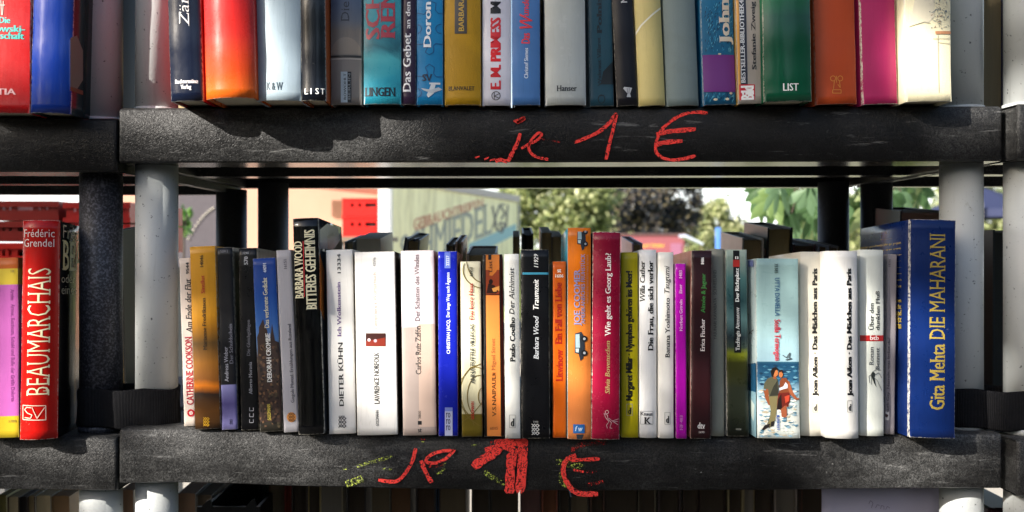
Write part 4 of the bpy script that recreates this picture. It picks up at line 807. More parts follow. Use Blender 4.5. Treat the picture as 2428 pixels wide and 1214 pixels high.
# ---- rear rows: books seen from their page side ------------------------------------
REAR_TILT = 4.5
def rear(label, x0, x1, ytop, T, cover, page='#8a7a5e', Yf=.30, dep=.13, hard=True, zt=None, off=0.0, group='books of the rear rows seen from behind', lean=0.0, tilt=None, coverL=None):
    tilt = REAR_TILT if tilt is None else tilt
    xa, xb = X(x0, Yf), X(x1, Yf); w_ = xb - xa; xc = (xa + xb) / 2
    zb = Z(T(xc / S + 1214)) + off + .001
    h = Z(ytop, Yf) - zb if zt is None else zt
    th = .0024 if hard else .0007; e = .003 if hard else .0004
    root = empty('book', (xc, Yf, zb), label, 'book', group)
    root.rotation_euler = (R(tilt), R(lean), 0)
    bm = bmesh.new()
    k = 0
    bx(bm, -w_ / 2, -w_ / 2 + th, 0, dep, 0, h); bx(bm, w_ / 2 - th, w_ / 2, 0, dep, 0, h)
    # rounded spine on the far side
    n = 8; ins = []; outs = []
    for i in range(n + 1):
        a = math.pi * i / n; ins.append((-(w_ / 2 - th) * math.cos(a), dep + (.004) * math.sin(a))); outs.append((-(w_ / 2) * math.cos(a), dep + (.004 + th) * math.sin(a)))
    for z0, z1 in ((0, h),):
        for i in range(n):
            q = [ins[i], ins[i + 1], outs[i + 1], outs[i]]
            lo = [bm.verts.new((x, y, z0)) for x, y in q]; hi = [bm.verts.new((x, y, z1)) for x, y in q]
            bm.faces.new(lo); bm.faces.new(hi[::-1])
            for j in range(4): bm.faces.new((lo[j], hi[j], hi[(j + 1) % 4], lo[(j + 1) % 4]))
    bmesh.ops.recalc_face_normals(bm, faces=bm.faces)
    mesh('cover', bm, plain('book_cover_board', cover, .4, .15, 40), root)
    bm = bmesh.new(); g = th + .0003; m = 6
    pts = [(-w_ / 2 + g + (w_ - 2 * g) * i / m, e + .002 + .003 * math.sin(math.pi * i / m)) for i in range(m + 1)] + [(w_ / 2 - g, dep + .001), (-w_ / 2 + g, dep + .001)]
    lo = [bm.verts.new((x, y, e)) for x, y in pts]; hi = [bm.verts.new((x, y, h - e)) for x, y in pts]
    bm.faces.new(lo); bm.faces.new(hi[::-1])
    for i in range(len(pts)): bm.faces.new((lo[i], hi[i], hi[(i + 1) % len(pts)], lo[(i + 1) % len(pts)]))
    bmesh.ops.recalc_face_normals(bm, faces=bm.faces)
    mesh('page_block', bm, page_mat(page), root)
    return root
PG = '#cbb994'; PD = '#a8946e'; PL = '#e0d8ca'
rear('rear book in black boards seen in the gap between the two left poles', 270, 301, 546, T_left_low, '#0c0d0c', PD, Yf=.2)
rear('dark brown rear book in the gap between the two left poles', 302, 330, 583, T_low, '#1c0c0c', PD, Yf=.25, tilt=0)
rear('rear book behind the tall black hardcover in a grey plastic sleeve', 822, 845, 572, T_low, '#7c7e84', PG)
rear('rear book with a silvery sleeve before the red crates', 848, 906, 565, T_low, '#80848c', PL, hard=False)
b_ = rear('rear book with dark blue boards leaning to the right behind the white books', 905, 929, 560, T_low, '#16264c', PD, lean=9, tilt=2)
rear('grey rear book leaning right against the trailer background', 930, 962, 565, T_low, '#70747c', PD, lean=6)
rear('dark brown low rear book before the lettered trailer', 1060, 1080, 578, T_low, '#2a2018', PD)
rear('rear book with a pinkish white cover before the lettered trailer', 1081, 1099, 572, T_low, '#d8b4a8', PD)
rear('low pinkish rear book behind the yellow lined paperback', 1108, 1178, 600, T_low, '#b8a49c', PD)
rear('narrow rear book with lilac top before the trailer edge', 1216, 1232, 561, T_low, '#3a3432', PD, hard=False)
rear('black bound rear book with rounded back before the green trees', 1238, 1264, 553, T_low, '#0c0a0a', '#3c3226')
rear('rear book with bright pages on top before the trees, left of a lower one', 1284, 1307, 551, T_low, '#6a5c4c', PD, hard=False)
rear('rear book with bright pages on top, just left of the tall orange book', 1308, 1334, 561, T_low, '#6a5c4c', PD, hard=False)
rear('rear book with a lilac cover before the red hut', 1495, 1520, 576, T_low, '#c8a4c4', PD)
rear('rear book with a pale cover, left of the tall one with the picture jacket', 1753, 1804, 564, T_low, '#b4aea8', '#94805c', Yf=.29)
b_ = rear('tall rear book in black boards with a colourful picture on its left cover', 1812, 1871, 539, T_low, '#0a090a', '#b09c70')
_w = X(1871, .30) - X(1812, .30); bm = bmesh.new(); random.seed(8); _c = ['#8c5c58', '#5c3c48', '#a87c64', '#3c3a54', '#c09080', '#7c2c34', '#b4b4cc']
for iy in range(6):
    for iz in range(4):
        y0, z0 = .004 + iy * .02, .186 + iz * .009 - .03
        v = [bm.verts.new((-_w / 2 - .0004, y, z)) for y, z in ((y0, z0), (y0 + .02, z0 + random.uniform(-.003, .003)), (y0 + .02, z0 + .0088), (y0, z0 + .0088))]
        bm.faces.new(v).material_index = random.randrange(7)
mesh('cover_picture', bm, [ink(c) for c in _c], b_)
rear('low dark red rear book by the dark rear pole', 1873, 1926, 578, T_low, '#3c0c1c', '#4c3c2c')
rear('low grey rear book by the dark rear pole', 1930, 1956, 581, T_low, '#8088a0', '#5c4c34')
rear('low brown rear book against the dark rear pole', 1957, 1982, 583, T_low, '#54483c', '#5c4c34')
rear('tall broad rear book with a brownish pink side behind the blue hardcover', 2121, 2228, 500, T_low, '#241a1c', '#c89c90', hard=True)
rear('brown rear book low in the gap between the right poles', 2328, 2354, 598, T_right_low, '#3c1420', '#6c543c')
b_ = rear('dark green book with a text page, standing between the two right poles', 2354, 2412, 545, T_right_low, '#141c1c', '#2a2c28', Yf=.12, tilt=0)
low = [('#d8d0a0', 0, 22, '#7c7440', 1172), ('#6c5844', 24, 50, PG, 1176), ('#141010', 52, 70, '#2c2420', 1176), ('#4c3c34', 71, 88, PD, 1174), ('#b8b4a8', 89, 126, PG, 1173), ('#a88c64', 128, 170, '#a8845c', 1174),
       ('#c8c4bc', 288, 322, '#94745c', 1160), ('#c0bcb4', 424, 468, '#9c7c64', 1168), ('#b8b4ac', 470, 506, '#80705c', 1172)]
nm = ['with olive yellow boards', 'with worn brown boards', 'in black boards', 'in dark brown boards', 'with bright page tops', 'with broad tan pages', 'half hidden between the two left poles', 'right of the light left pole', 'before the dark rear pole']
for (c_, x0, x1, p_, yt), n_ in zip(low, nm):
    rear('rear book ' + n_ + ' below the lower shelf at the left', x0, x1, yt, T_low, c_, p_, off=-STEP, hard=False, group='books on the bottom shelf seen from behind', Yf=.28, tilt=2)
random.seed(17)
cuts = [(625, 637, '#16281c', '#24301c'), (638, 675, '#5c2a14', PG), (676, 690, '#8c2410', '#7c3018'), (691, 730, '#2c1c10', PD), (731, 759, '#c8b070', PD), (760, 812, '#c4b48c', PL), (821, 868, '#241814', PD), (880, 925, '#7c7868', PG), (926, 974, '#241408', '#6c4c30'), (985, 1033, '#1c1008', '#4c3828'),
        (1034, 1041, '#1c3c5c', '#3c4c5c'), (1042, 1104, '#4c3420', PG), (1118, 1162, '#2c2620', PD), (1164, 1229, '#3c3428', PD), (1235, 1282, '#3c1c20', '#6c4c48'), (1284, 1322, '#7c3818', '#7c4c30'), (1326, 1350, '#3c3c34', PD), (1353, 1395, '#4c4440', PG), (1399, 1434, '#4c2c14', PD), (1436, 1510, '#3c2c1c', PD),
        (1514, 1554, '#948870', PD), (1561, 1614, '#2c1814', PD), (1621, 1655, '#4c3424', PD), (1659, 1718, '#3c1c0c', PD), (1725, 1763, '#94845c', PD), (1764, 1789, '#94845c', PL), (1792, 1829, '#3c2818', PD), (1836, 1890, '#94887c', PL), (1901, 1950, '#5c3420', PD)]
under = ['slim dark green book at the bright gap', 'pages right of the green book at the gap', 'book with red brown boards', 'dark pages below the tall black hardcover', 'pages with a cream board below the black hardcover', 'pale grey pages below the grey-white paperbacks', 'dark pages below the creased white paperback', 'greyish pages below the creased white paperback', 'brown pages below the faint chalk smear', 'dark pages below the pinkish grey paperback',
    'very slim blue book', 'mid brown pages right of the slim blue book', 'dark pages below the olive footed paperback', 'brown pages before the broad red chalk digit', 'reddish pages below the broad red chalk digit', 'orange brown book', 'slim dark grey book right of the orange brown one', 'lower book with a bright top edge', 'dark pages right of the bright topped book', 'widest dark brown book',
    'book with a pale board below the acid green paperback', 'dark pages below the slim white paperbacks', 'pages below the magenta paperback', 'wide reddish brown pages below the maroon paperback', 'pages with a pale left board', 'lighter pages below the misty green paperback', 'brown pages below the seaside paperback', 'pale grey pages near the hanging paper', 'brown pages touching the hanging paper']
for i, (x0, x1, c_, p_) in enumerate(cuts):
    rear(under[i] + ', under the lower shelf', x0, x1, 1178 if i == 17 else random.choice([1120, 1128, 1136, 1144]), T_low, c_, {PG: '#6a5c46', PD: '#44382a', PL: '#847c70'}.get(p_, p_), off=-STEP, hard=i % 3 == 0, group='page edges under the middle shelf', Yf=.27, tilt=0)  # page colours darkened to paint in the shade under the shelf
# upper rear row added to block light through gaps between the front books
for i in range(15):
    x0 = 330 + i * 128
    rear('dark book of the rear row on the upper shelf, seen only through gaps', x0, x0 + 112, 0, T_up, random.choice(['#1c1410', '#2c1c14', '#14181c']), PD, group='rear row of the upper shelf', zt=.20 + .02 * random.random(), Yf=.24, tilt=0)
for i in range(4):
    rear('dark book of the rear row on the upper left shelf, seen only through gaps', -220 + i * 130, -105 + i * 130, 0, T_left_up, '#1c1410', PD, group='rear row of the upper shelf', zt=.21, Yf=.24, tilt=0)
rear('book with a bluish jacket above the right gap', 2325, 2384, 0, T_right_up, '#2c3a70', '#8c7c5c', zt=.21, Yf=.15, tilt=0)

# small things below the lower shelf
bm = bmesh.new()
for (x0, x1) in ((X(1948, .1), X(2230, .1)),):
    n = 10; rows = []
    for k in range(7):
        t = k / 6; z = Z(1150, .1) - .12 * t
        rows.append([bm.verts.new((x0 + .004 * t + (x1 - x0) * i / n, .10 + .003 * math.sin(i * .9 + t * 2) + .006 * t, z)) for i in range(n + 1)])
    for k in range(6):
        for i in range(n): f = bm.faces.new((rows[k][i], rows[k][i + 1], rows[k + 1][i + 1], rows[k + 1][i])); f.smooth = True
    bm.normal_update(); bmesh.ops.solidify(bm, geom=list(bm.faces), thickness=.0006)
pp = tag(mesh('paper_sheet', bm, plain('white_paper', '#c0bcd4', .7, .05, 8)), 'lilac white paper sheet hanging below the lower shelf at the right', 'paper sheet')
bm = bmesh.new()
for pts in ([(2062, 1196), (2066, 1188), (2072, 1194), (2068, 1206)], [(2078, 1206), (2082, 1198), (2088, 1200)], [(2090, 1208), (2092, 1200), (2098, 1202), (2098, 1210)], [(2102, 1210), (2106, 1202), (2112, 1206)]):
    for q in line(pts, 1.6): bm.faces.new([bm.verts.new((X(a, .092), .0945, Z(c, .092))) for a, c in q])
mesh('handwriting', bm, ink('#8a86a4'), pp)
bm = bmesh.new()
x0, x1, yA, yB = X(478, .2), X(612, .2), .20, .42; zt = Z(1199, .2); zb_ = Z(T_low(540)) - STEP + .001
for a in ((x0, x1, yA, yA + .004), (x0, x1, yB - .004, yB), (x0, x0 + .004, yA + .005, yB - .005), (x1 - .004, x1, yA + .005, yB - .005)): bx(bm, *a, zb_, zt - .003)
bx(bm, x0 - .004, x1 + .004, yA - .006, yA - .0005, zt - .012, zt)
bx(bm, x0 - .004, x1 + .004, yB + .0005, yB + .006, zt - .012, zt)
for xx in (x0 + .004, x1 - .012):
    v = [bm.verts.new((xx + a, yA - .0065, zt + c)) for a, c in ((-.006, -.004), (.012, -.004), (.009, .010), (.003, .006))]
    r_ = bmesh.ops.extrude_face_region(bm, geom=[bm.faces.new(v)]); bmesh.ops.translate(bm, verts=[q for q in r_['geom'] if isinstance(q, bmesh.types.BMVert)], vec=(0, .004, 0))
tag(mesh('plastic_bin', bm, plain('black_plastic', '#0c0c0e', .4)), 'black plastic bin with upright corner lugs on the bottom shelf at the left', 'bin')
bm = bmesh.new(); bx(bm, X(2326, .22), X(2420, .22), .2, .36, Z(1880, .22), Z(1197, .22), bevel=.006)
rb = tag(mesh('dark_box', bm, plain('dark_red_board', '#3a0c10', .5)), 'dark red box in the gap below the right poles', 'box')

# ------------------------------------------------------------------ background
# ground
def ground_mat(name, a_, b_, sc, bump=.3):
    a = NT(name); tc = a.n('TexCoord').outputs['Object']
    f = a.noise(tc, sc, 6, .7); g = a.noise(tc, sc * .07, 4, .6)
    a.col(a.mix(a.math('MULTIPLY', a.math('ADD', f, g), .5), lin(a_), lin(b_))); a.set(Roughness=.9); a.bump(f, bump, .02)
    return a.m
bm = bmesh.new(); v = [bm.verts.new(p) for p in ((-600, -40, 0), (600, -40, 0), (600, 900, 0), (-600, 900, 0))]; bm.faces.new(v)
tag(mesh('ground', bm, ground_mat('grass_ground', '#5c6c2c', '#94a04c', 9)), kind='structure')
bm = bmesh.new(); v = [bm.verts.new(p) for p in ((-14, 1.2, .004), (9, 1.2, .004), (9, 16, .004), (-14, 16, .004))]; bm.faces.new(v)
tag(mesh('paving', bm, ground_mat('pale_gravel_paving', '#8c857a', '#b8b0a2', 40)), kind='structure')

bm = bmesh.new(); v = [bm.verts.new(p) for p in ((-30, -30, .004), (30, -30, .004), (30, 1.2, .004), (-30, 1.2, .004))]; bm.faces.new(v)
tag(mesh('unseen_dark_ground', bm, ground_mat('dark_asphalt', '#2c2b2a', '#403e3c', 60)), kind='structure')  # dark ground added out of view to cut light bounced onto the shelves

# sales trailer
def hitplane(px, py, p0, n):
    d = ray(px, py); return CAMP + d * ((p0 - CAMP).dot(n) / d.dot(n))
D1, D2 = 12.0, 17.6
A0 = Vector(((925 - 1214) * S * D1, D1 - 1, 0)); A1 = Vector(((1227 - 1214) * S * D2, D2 - 1, 0))
dirT = (A1 - A0).normalized(); nT = Vector((dirT.y, -dirT.x, 0))      # faces right / towards us
TOPZ = EYE + 121 * S * D2
tr = empty('sales_trailer', (A0.x, A0.y, 0), 'pale green market trailer with weathered red and grey lettering on its side', 'trailer')
def tpt(t, z, off=0.0): q = A0 + dirT * t + nT * off; return (q.x - tr.location.x, q.y - tr.location.y, z)
LT = (A1 - A0).length
def tbox(name, t0, t1, z0, z1, o0, o1, mat):
    bm = bmesh.new()
    v = [bm.verts.new(tpt(t, z, o)) for t in (t0, t1) for o in (o0, o1) for z in (z0, z1)]
    for q in ((0, 1, 3, 2), (4, 6, 7, 5), (0, 4, 5, 1), (2, 3, 7, 6), (0, 2, 6, 4), (1, 5, 7, 3)): bm.faces.new([v[i] for i in q])
    bmesh.ops.recalc_face_normals(bm, faces=bm.faces)
    return mesh(name, bm, mat, tr)
a = NT('weathered_pale_green_panel'); tc = a.n('TexCoord').outputs['Object']
mp = a.n('Mapping'); a.t.links.new(tc, mp.inputs[0]); mp.inputs[3].default_value = (3, 3, .5)
st = a.ramp(a.noise(mp.outputs[0], 2.4, 6, .7), [(.45, 0.0), (.75, 1.0)])
a.col(a.mix(st, lin('#f4eebc'), lin('#c0b888'))); a.set(Roughness=.5)
tbox('side_panel', 0.05, LT, .55, TOPZ - .12, -.06, 0, a.m)
tbox('roof_rail', 0.02, LT + .05, TOPZ - .12, TOPZ, -.08, .035, plain('pinkish_aluminium', '#a49a98', .5))
tbox('corner_post', -.02, .05, .5, TOPZ - .13, -.10, .012, plain('white_painted_metal', '#d8d8d8', .5))
tbox('end_post', LT, LT + .1, .5, TOPZ - .13, -.08, .02, plain('grey_metal', '#8c8c88', .5))
tbox('lower_panel', 0.05, LT, .25, .55, -.06, -.01, plain('grey_green_metal', '#7c8474', .6))
for t_ in (1.6, 2.3):
    bm = bmesh.new(); cyl(bm, 0, 0, 0, .16, .30, 20); o_ = mesh('wheel', bm, plain('tyre_rubber', '#141414', .8), tr)
    o_.rotation_euler = (R(90), 0, math.atan2(dirT.y, dirT.x)); o_.location = Vector(tpt(t_, .30, -.02))
def quadtxt(s, q, c, st, off, name='lettering'):
    """q: photo corners bottom-left, bottom-right, top-right, top-left of the word on the trailer side"""
    me, a0, a1 = glyphs(s, **st); bm = bmesh.new(); bm.from_mesh(me)
    for v in bm.verts:
        u = (v.co.x - a0) / (a1 - a0); w_ = v.co.y / .69
        px = (q[0][0] * (1 - u) + q[1][0] * u) * (1 - w_) + (q[3][0] * (1 - u) + q[2][0] * u) * w_
        py = (q[0][1] * (1 - u) + q[1][1] * u) * (1 - w_) + (q[3][1] * (1 - u) + q[2][1] * u) * w_
        p = hitplane(px, py, A0 + nT * off, nT); v.co = p - tr.location
    return mesh(name, bm, ink(c, .6), tr)
quadtxt('GEBRAUCHTREIFEN', ((981, 548), (1147, 487), (1146, 470), (981, 519)), '#c07862', SF, .004, 'red_lettering')
quadtxt('SCHMIEDEL', ((950, 640), (1166, 553), (1166, 478), (950, 560)), '#969a90', SF, .004, 'grey_lettering')
bm = bmesh.new()
def tq(bm, pts, off=.006):
    bm.faces.new([bm.verts.new(hitplane(x, y, A0 + nT * off, nT) - tr.location) for x, y in pts])
tq(bm, [(1110, 612), (1224, 556), (1224, 530), (1112, 578)], .003)
mesh('blue_stripe', bm, ink('#8cb8c0', .6), tr)
bm = bmesh.new()
for pts in ([(1168, 488), (1174, 520), (1180, 548)], [(1186, 484), (1176, 512), (1170, 540)], [(1196, 482), (1188, 490), (1198, 506), (1188, 520)], [(1204, 486), (1200, 540)], [(1176, 540), (1190, 552), (1198, 530), (1184, 528), (1192, 548)]):
    for q in line(pts, 4): tq(bm, q, .007)
mesh('scribble', bm, ink('#6a6668', .6), tr)

# cream and peach wall of the stall behind, with a brown board added as its diagonal shadow
def wpl(px, d): return (px - 1214) * S * d
dW = 13.0
a = NT('peach_canvas'); tc = a.n('TexCoord').outputs['Object']
g = a.noise(tc, .8, 4, .6); a.col(a.mix(g, lin('#a47460'), lin('#b88f7c'))); a.set(Roughness=.8)
bm = bmesh.new(); bx(bm, wpl(200, dW), wpl(905, dW), dW - 1, dW - .95, 0.0, EYE + (585 - 380) * S * dW)
stall = empty('market_stall', (wpl(560, dW), dW - 1, 0), 'peach coloured canvas stall wall behind the rear poles, with a brown board as diagonal shadow', 'market stall')
o_ = mesh('canvas_wall', bm, a.m, stall); o_.matrix_parent_inverse = Matrix.Translation(-stall.location)
bm = bmesh.new()
v = [bm.verts.new(p) for p in ((wpl(640, 12.4), 11.4, EYE + 150 * S * 12.4), (wpl(912, 12.4), 11.4, EYE + 121 * S * 12.4), (wpl(912, 12.4), 11.4, EYE + 190 * S * 12.4), (wpl(640, 12.4), 11.4, EYE + 190 * S * 12.4))]
f = bm.faces.new(v); r_ = bmesh.ops.extrude_face_region(bm, geom=[f]); bmesh.ops.translate(bm, verts=[q for q in r_['geom'] if isinstance(q, bmesh.types.BMVert)], vec=(0, .05, 0)); bmesh.ops.recalc_face_normals(bm, faces=bm.faces)
o_ = mesh('shadow_board', bm, plain('brown_red_shadow', '#7c4434', .8), stall); o_.matrix_parent_inverse = Matrix.Translation(-stall.location)  # dark sheet painted in for the diagonal shadow on the wall
bm = bmesh.new(); bx(bm, wpl(897, 5.8), wpl(922, 5.8), 4.8, 4.86, 0, EYE + 200 * S * 5.8)
o_ = mesh('tent_pole', bm, plain('white_painted_metal', '#d8d8d8', .5)); tag(o_, 'bright white upright post beside the lettered trailer', 'post')

# slate clad wall with a curved row of pale studs
dS = 8.5
sw = empty('slate_wall', (wpl(455, dS), dS - 1, 0), 'dark slate coloured wall with a curved row of pale studs', 'wall')
ML = Matrix.Translation(-sw.location)
bm = bmesh.new(); bx(bm, wpl(405, dS), wpl(519, dS), dS - 1, dS - .9, 0, EYE + 150 * S * dS)
a = NT('dark_slate'); tc = a.n('TexCoord').outputs['Object']; a.col(a.mix(a.noise(tc, 30, 4, .7), lin('#2c2830'), lin('#4c464c'))); a.set(Roughness=.7)
mesh('wall_face', bm, a.m, sw).matrix_parent_inverse = ML
for i in range(11):
    t = i / 10; px = 448 + 58 * t; py = 566 - 72 * t + 18 * (t - t * t) * -2.2
    bm = bmesh.new(); c_ = P(px, py, dS - 1); bmesh.ops.create_icosphere(bm, subdivisions=1, radius=.011, matrix=Matrix.Translation((c_.x, dS - 1.008, c_.z)))
    mesh('stud', bm, plain('pale_stone', '#b0aa9c', .6), sw).matrix_parent_inverse = ML

# red crates ------------------------------------------------------------
def crate(label, px0, py1, d, wpx, hpx, c='#8c100c', group='red plastic crates'):
    k = S * d; W, H, Dp = wpx * k, hpx * k, .3
    x0, z0 = (px0 - 1214) * k, EYE - (py1 - HY) * k
    root = empty('crate', (x0 + W / 2, d - 1, z0), label, 'crate', group)
    mt = plain('red_plastic', c, .35); bm = bmesh.new(); t = .006
    hs = [(-.27, -.18), (-.06, .03), (.14, .45)] if wpx < 100 else [(-.38, -.34), (-.28, -.24), (-.14, .10), (.18, .22), (.30, .34)]   # slots along the front
    zl, zh = H * .52, H * .72
    cols = [-.5] + [q for p in hs for q in p] + [.5]
    for i in range(len(cols) - 1):
        a_, b_ = cols[i] * W, cols[i + 1] * W
        if i % 2: bx(bm, a_, b_, 0, t, 0, zl); bx(bm, a_, b_, 0, t, zh, H)
        else: bx(bm, a_, b_, 0, t, 0, H)
    bx(bm, -W / 2, -W / 2 + t, t, Dp, 0, H); bx(bm, W / 2 - t, W / 2, t, Dp, 0, H); bx(bm, -W / 2, W / 2, Dp, Dp + t, 0, H); bx(bm, -W / 2 + t, W / 2 - t, t, Dp, 0, t)
    mesh('crate_walls', bm, mt, root)
    bm = bmesh.new(); bx(bm, -W / 2 - .004, W / 2 + .004, -.006, -.0005, H - .012, H); bx(bm, -W / 2 - .004, W / 2 + .004, -.006, -.0005, 0, .010); mesh('rim', bm, mt, root)
    bm = bmesh.new(); bx(bm, -W / 2 + .02, W / 2 - .02, .02, Dp - .01, t, H - .02); mesh('dark_contents', bm, plain('dark_contents', '#140c0c', .8), root)
    return root
crate('upper red crate beside the white post', 812, 513, 6.0, 84, 43, '#b81812'); crate('lower red crate beside the white post', 812, 561, 6.0, 84, 47, '#b81812')
crate('upper red crate at the left edge behind the red hardcover', -12, 523, 1.9, 150, 46); crate('middle red crate at the left edge behind the red hardcover', -12, 573, 1.9, 150, 48)
crate('bottom red crate at the left edge behind the red hardcover', -12, 640, 1.9, 150, 64, '#c81408')
crate('upper red crate half behind the dark mottled pole', 157, 528, 1.9, 150, 48, '#b41412'); crate('lower red crate half behind the dark mottled pole', 157, 600, 1.9, 150, 68, '#b41412')
def table(label, x0, x1, y0, y1, z, c):
    root = empty('table', ((x0 + x1) / 2, (y0 + y1) / 2, 0), label, 'table', 'tables behind the shelves'); ML = Matrix.Translation(-root.location)
    mesh('table_top', box(x0, x1, y0, y1, z - .03, z), plain('table_board', c, .6), root).matrix_parent_inverse = ML
    for xx in (x0 + .03, x1 - .07):
        for yy in (y0 + .03, y1 - .07): mesh('leg', box(xx, xx + .04, yy, yy + .04, 0, z - .031), plain('table_leg', '#5c5c5c', .5), root).matrix_parent_inverse = ML
kk = S * 1.9
table('table carrying the stacked red crates at the left', (-60 - 1214) * kk, (318 - 1214) * kk, .85, 1.3, EYE - (641 - HY) * kk, '#6c5c4c')
kk = S * 6
table('table carrying the two red crates by the trailer', (790 - 1214) * kk, (926 - 1214) * kk, 4.95, 5.4, EYE - (561 - HY) * kk, '#6c5c4c')

# trees ------------------------------------------------------------------
def leaf_mats(name, cols, rough=.5, tr=.35):
    out = []
    for c in cols:
        key = ('leaf', c)
        if key not in _m:
            a = NT(name); L = lin(c); a.col(L); a.set(Roughness=rough)
            a.b.inputs['Specular IOR Level'].default_value = .4
            t = a.n('BsdfTranslucent'); t.inputs[0].default_value = tuple(min(1, x * 1.5) for x in L[:3]) + (1,)
            mx = a.n('MixShader'); mx.inputs[0].default_value = tr
            a.t.links.new(a.b.outputs[0], mx.inputs[1]); a.t.links.new(t.outputs[0], mx.inputs[2])
            a.t.links.new(mx.outputs[0], a.t.nodes['Material Output'].inputs[0]); _m[key] = a.m
        out.append(_m[key])
    return out
def tree(label, x, y, h, centre, rad, n, leaf, cols, clumps=70, group=None, cat='tree', hollow=.35, seed=1, tr_r=.2, name='tree', spread=.16):
    rnd = random.Random(seed)
    root = empty(name, (x, y, 0), label, cat, group); ML = Matrix.Translation(-root.location)
    mats = leaf_mats('leaf', cols)
    verts, faces, mi = [], [], []
    cl = []
    for _ in range(clumps):
        while True:
            p = Vector((rnd.uniform(-1, 1), rnd.uniform(-1, 1), rnd.uniform(-1, 1)))
            if hollow < p.length < 1: break
        cl.append((p, rnd.uniform(.6, 1.3)))
    for i in range(n):
        c_, s_ = rnd.choice(cl)
        p = c_ + Vector((rnd.gauss(0, 1), rnd.gauss(0, 1), rnd.gauss(0, .8))) * spread * s_
        q = Vector((centre[0] + p.x * rad[0], centre[1] + p.y * rad[1], centre[2] + p.z * rad[2]))
        u = Vector((rnd.gauss(0, 1), rnd.gauss(0, 1), rnd.gauss(0, 1))).normalized(); t = u.orthogonal().normalized()
        t = Matrix.Rotation(rnd.uniform(0, 6.28), 3, u) @ t; bt = u.cross(t); l = leaf * rnd.uniform(.6, 1.3)
        k = len(verts); verts += [q - t * l, q + bt * l * .55, q + t * l, q - bt * l * .55]; faces.append((k, k + 1, k + 2, k + 3)); mi.append(rnd.randrange(len(mats)))
    me = bpy.data.meshes.new('crown'); me.from_pydata([tuple(v - root.location) for v in verts], [], faces)
    for m_ in mats: me.materials.append(m_)
    me.polygons.foreach_set('material_index', mi)
    o = bpy.data.objects.new('crown', me); COL.objects.link(o); o.parent = root
    bm = bmesh.new(); top = Vector(centre)
    def limb(a, b_, r0, r1):
        d = (b_ - a).normalized(); u = d.orthogonal().normalized(); w2 = d.cross(u); n_ = 8; lo, hi = [], []
        for i in range(n_):
            an = 6.2832 * i / n_; e = u * math.cos(an) + w2 * math.sin(an); lo.append(bm.verts.new(a + e * r0)); hi.append(bm.verts.new(b_ + e * r1))
        for i in range(n_): bm.faces.new((lo[i], lo[(i + 1) % n_], hi[(i + 1) % n_], hi[i]))
    base = Vector((x, y, 0)); fork = base.lerp(Vector((centre[0], centre[1], max(.4, centre[2] - rad[2] * .55))), 1)
    limb(base, fork, tr_r, tr_r * .7)
    for c_, s_ in cl[:9]:
        e = Vector((centre[0] + c_.x * rad[0] * .8, centre[1] + c_.y * rad[1] * .8, centre[2] + c_.z * rad[2] * .8)); m2 = fork.lerp(e, .5) + Vector((0, 0, rad[2] * .12))
        limb(fork, m2, tr_r * .5, tr_r * .3); limb(m2, e, tr_r * .3, tr_r * .1)
    mesh('trunk', bm, plain('bark', '#3c3228', .9, .3, 8), root).matrix_parent_inverse = ML
    return root
def far_tree(label, px, py, rx, rz, d, n, leaf, cols, **k):
    d *= 2; leaf *= 1.9; c = ((px - 1214) * S * d, d - 1, EYE - (py - HY) * S * d); r_ = (rx * S * d, rx * S * d * .8, rz * S * d)
    return tree(label, c[0], c[1], 0, c, r_, n, leaf, cols, group='trees behind the stall', **k)
G1 = ['#7c8658', '#626e4c', '#98a070', '#4a5638', '#acb088']; G2 = ['#1c2430', '#262e38', '#30343c', '#5c5450', '#8c8064', '#141a22', '#20262e']; G3 = ['#9aa070', '#808a60', '#b0b28a', '#626c48']
far_tree('sunlit yellow green tree beyond the trailer with sky showing through', 1318, 470, 150, 130, 34, 15000, .13, G1, seed=2, clumps=90, spread=.12)
far_tree('dark leaved copper beech above the red hut', 1528, 490, 128, 120, 40, 34000, .075, G2, seed=3, clumps=150, spread=.11, hollow=.1)
far_tree('light green tree right of the dark beech', 1700, 560, 66, 80, 46, 8000, .14, G3, seed=4, clumps=50)
far_tree('small light green tree at the edge of the open sky', 1770, 600, 60, 52, 52, 5000, .15, G3, seed=5, clumps=40)
far_tree('bright green tree behind the two dark rear poles', 2010, 560, 130, 110, 44, 12000, .14, G3, seed=6, clumps=80)
far_tree('green tree behind the blue parasol at the right', 2330, 520, 130, 130, 48, 12000, .14, G1, seed=7, clumps=80)
far_tree('yellow green tree low behind the dark beech', 1420, 580, 90, 60, 55, 7000, .15, G3, seed=9, clumps=50)
# low bush beside the slate wall
c_ = ((436 - 1214) * S * 7.5, 6.5, EYE - (520 - HY) * S * 7.5)
tree('small leafy bush climbing at the left edge of the slate wall', c_[0], c_[1], 0, c_, (.07, .07, .13), 420, .018, ['#4c7c34', '#6c9448', '#38602c'], clumps=14, hollow=.1, cat='bush', name='bush', tr_r=.012)
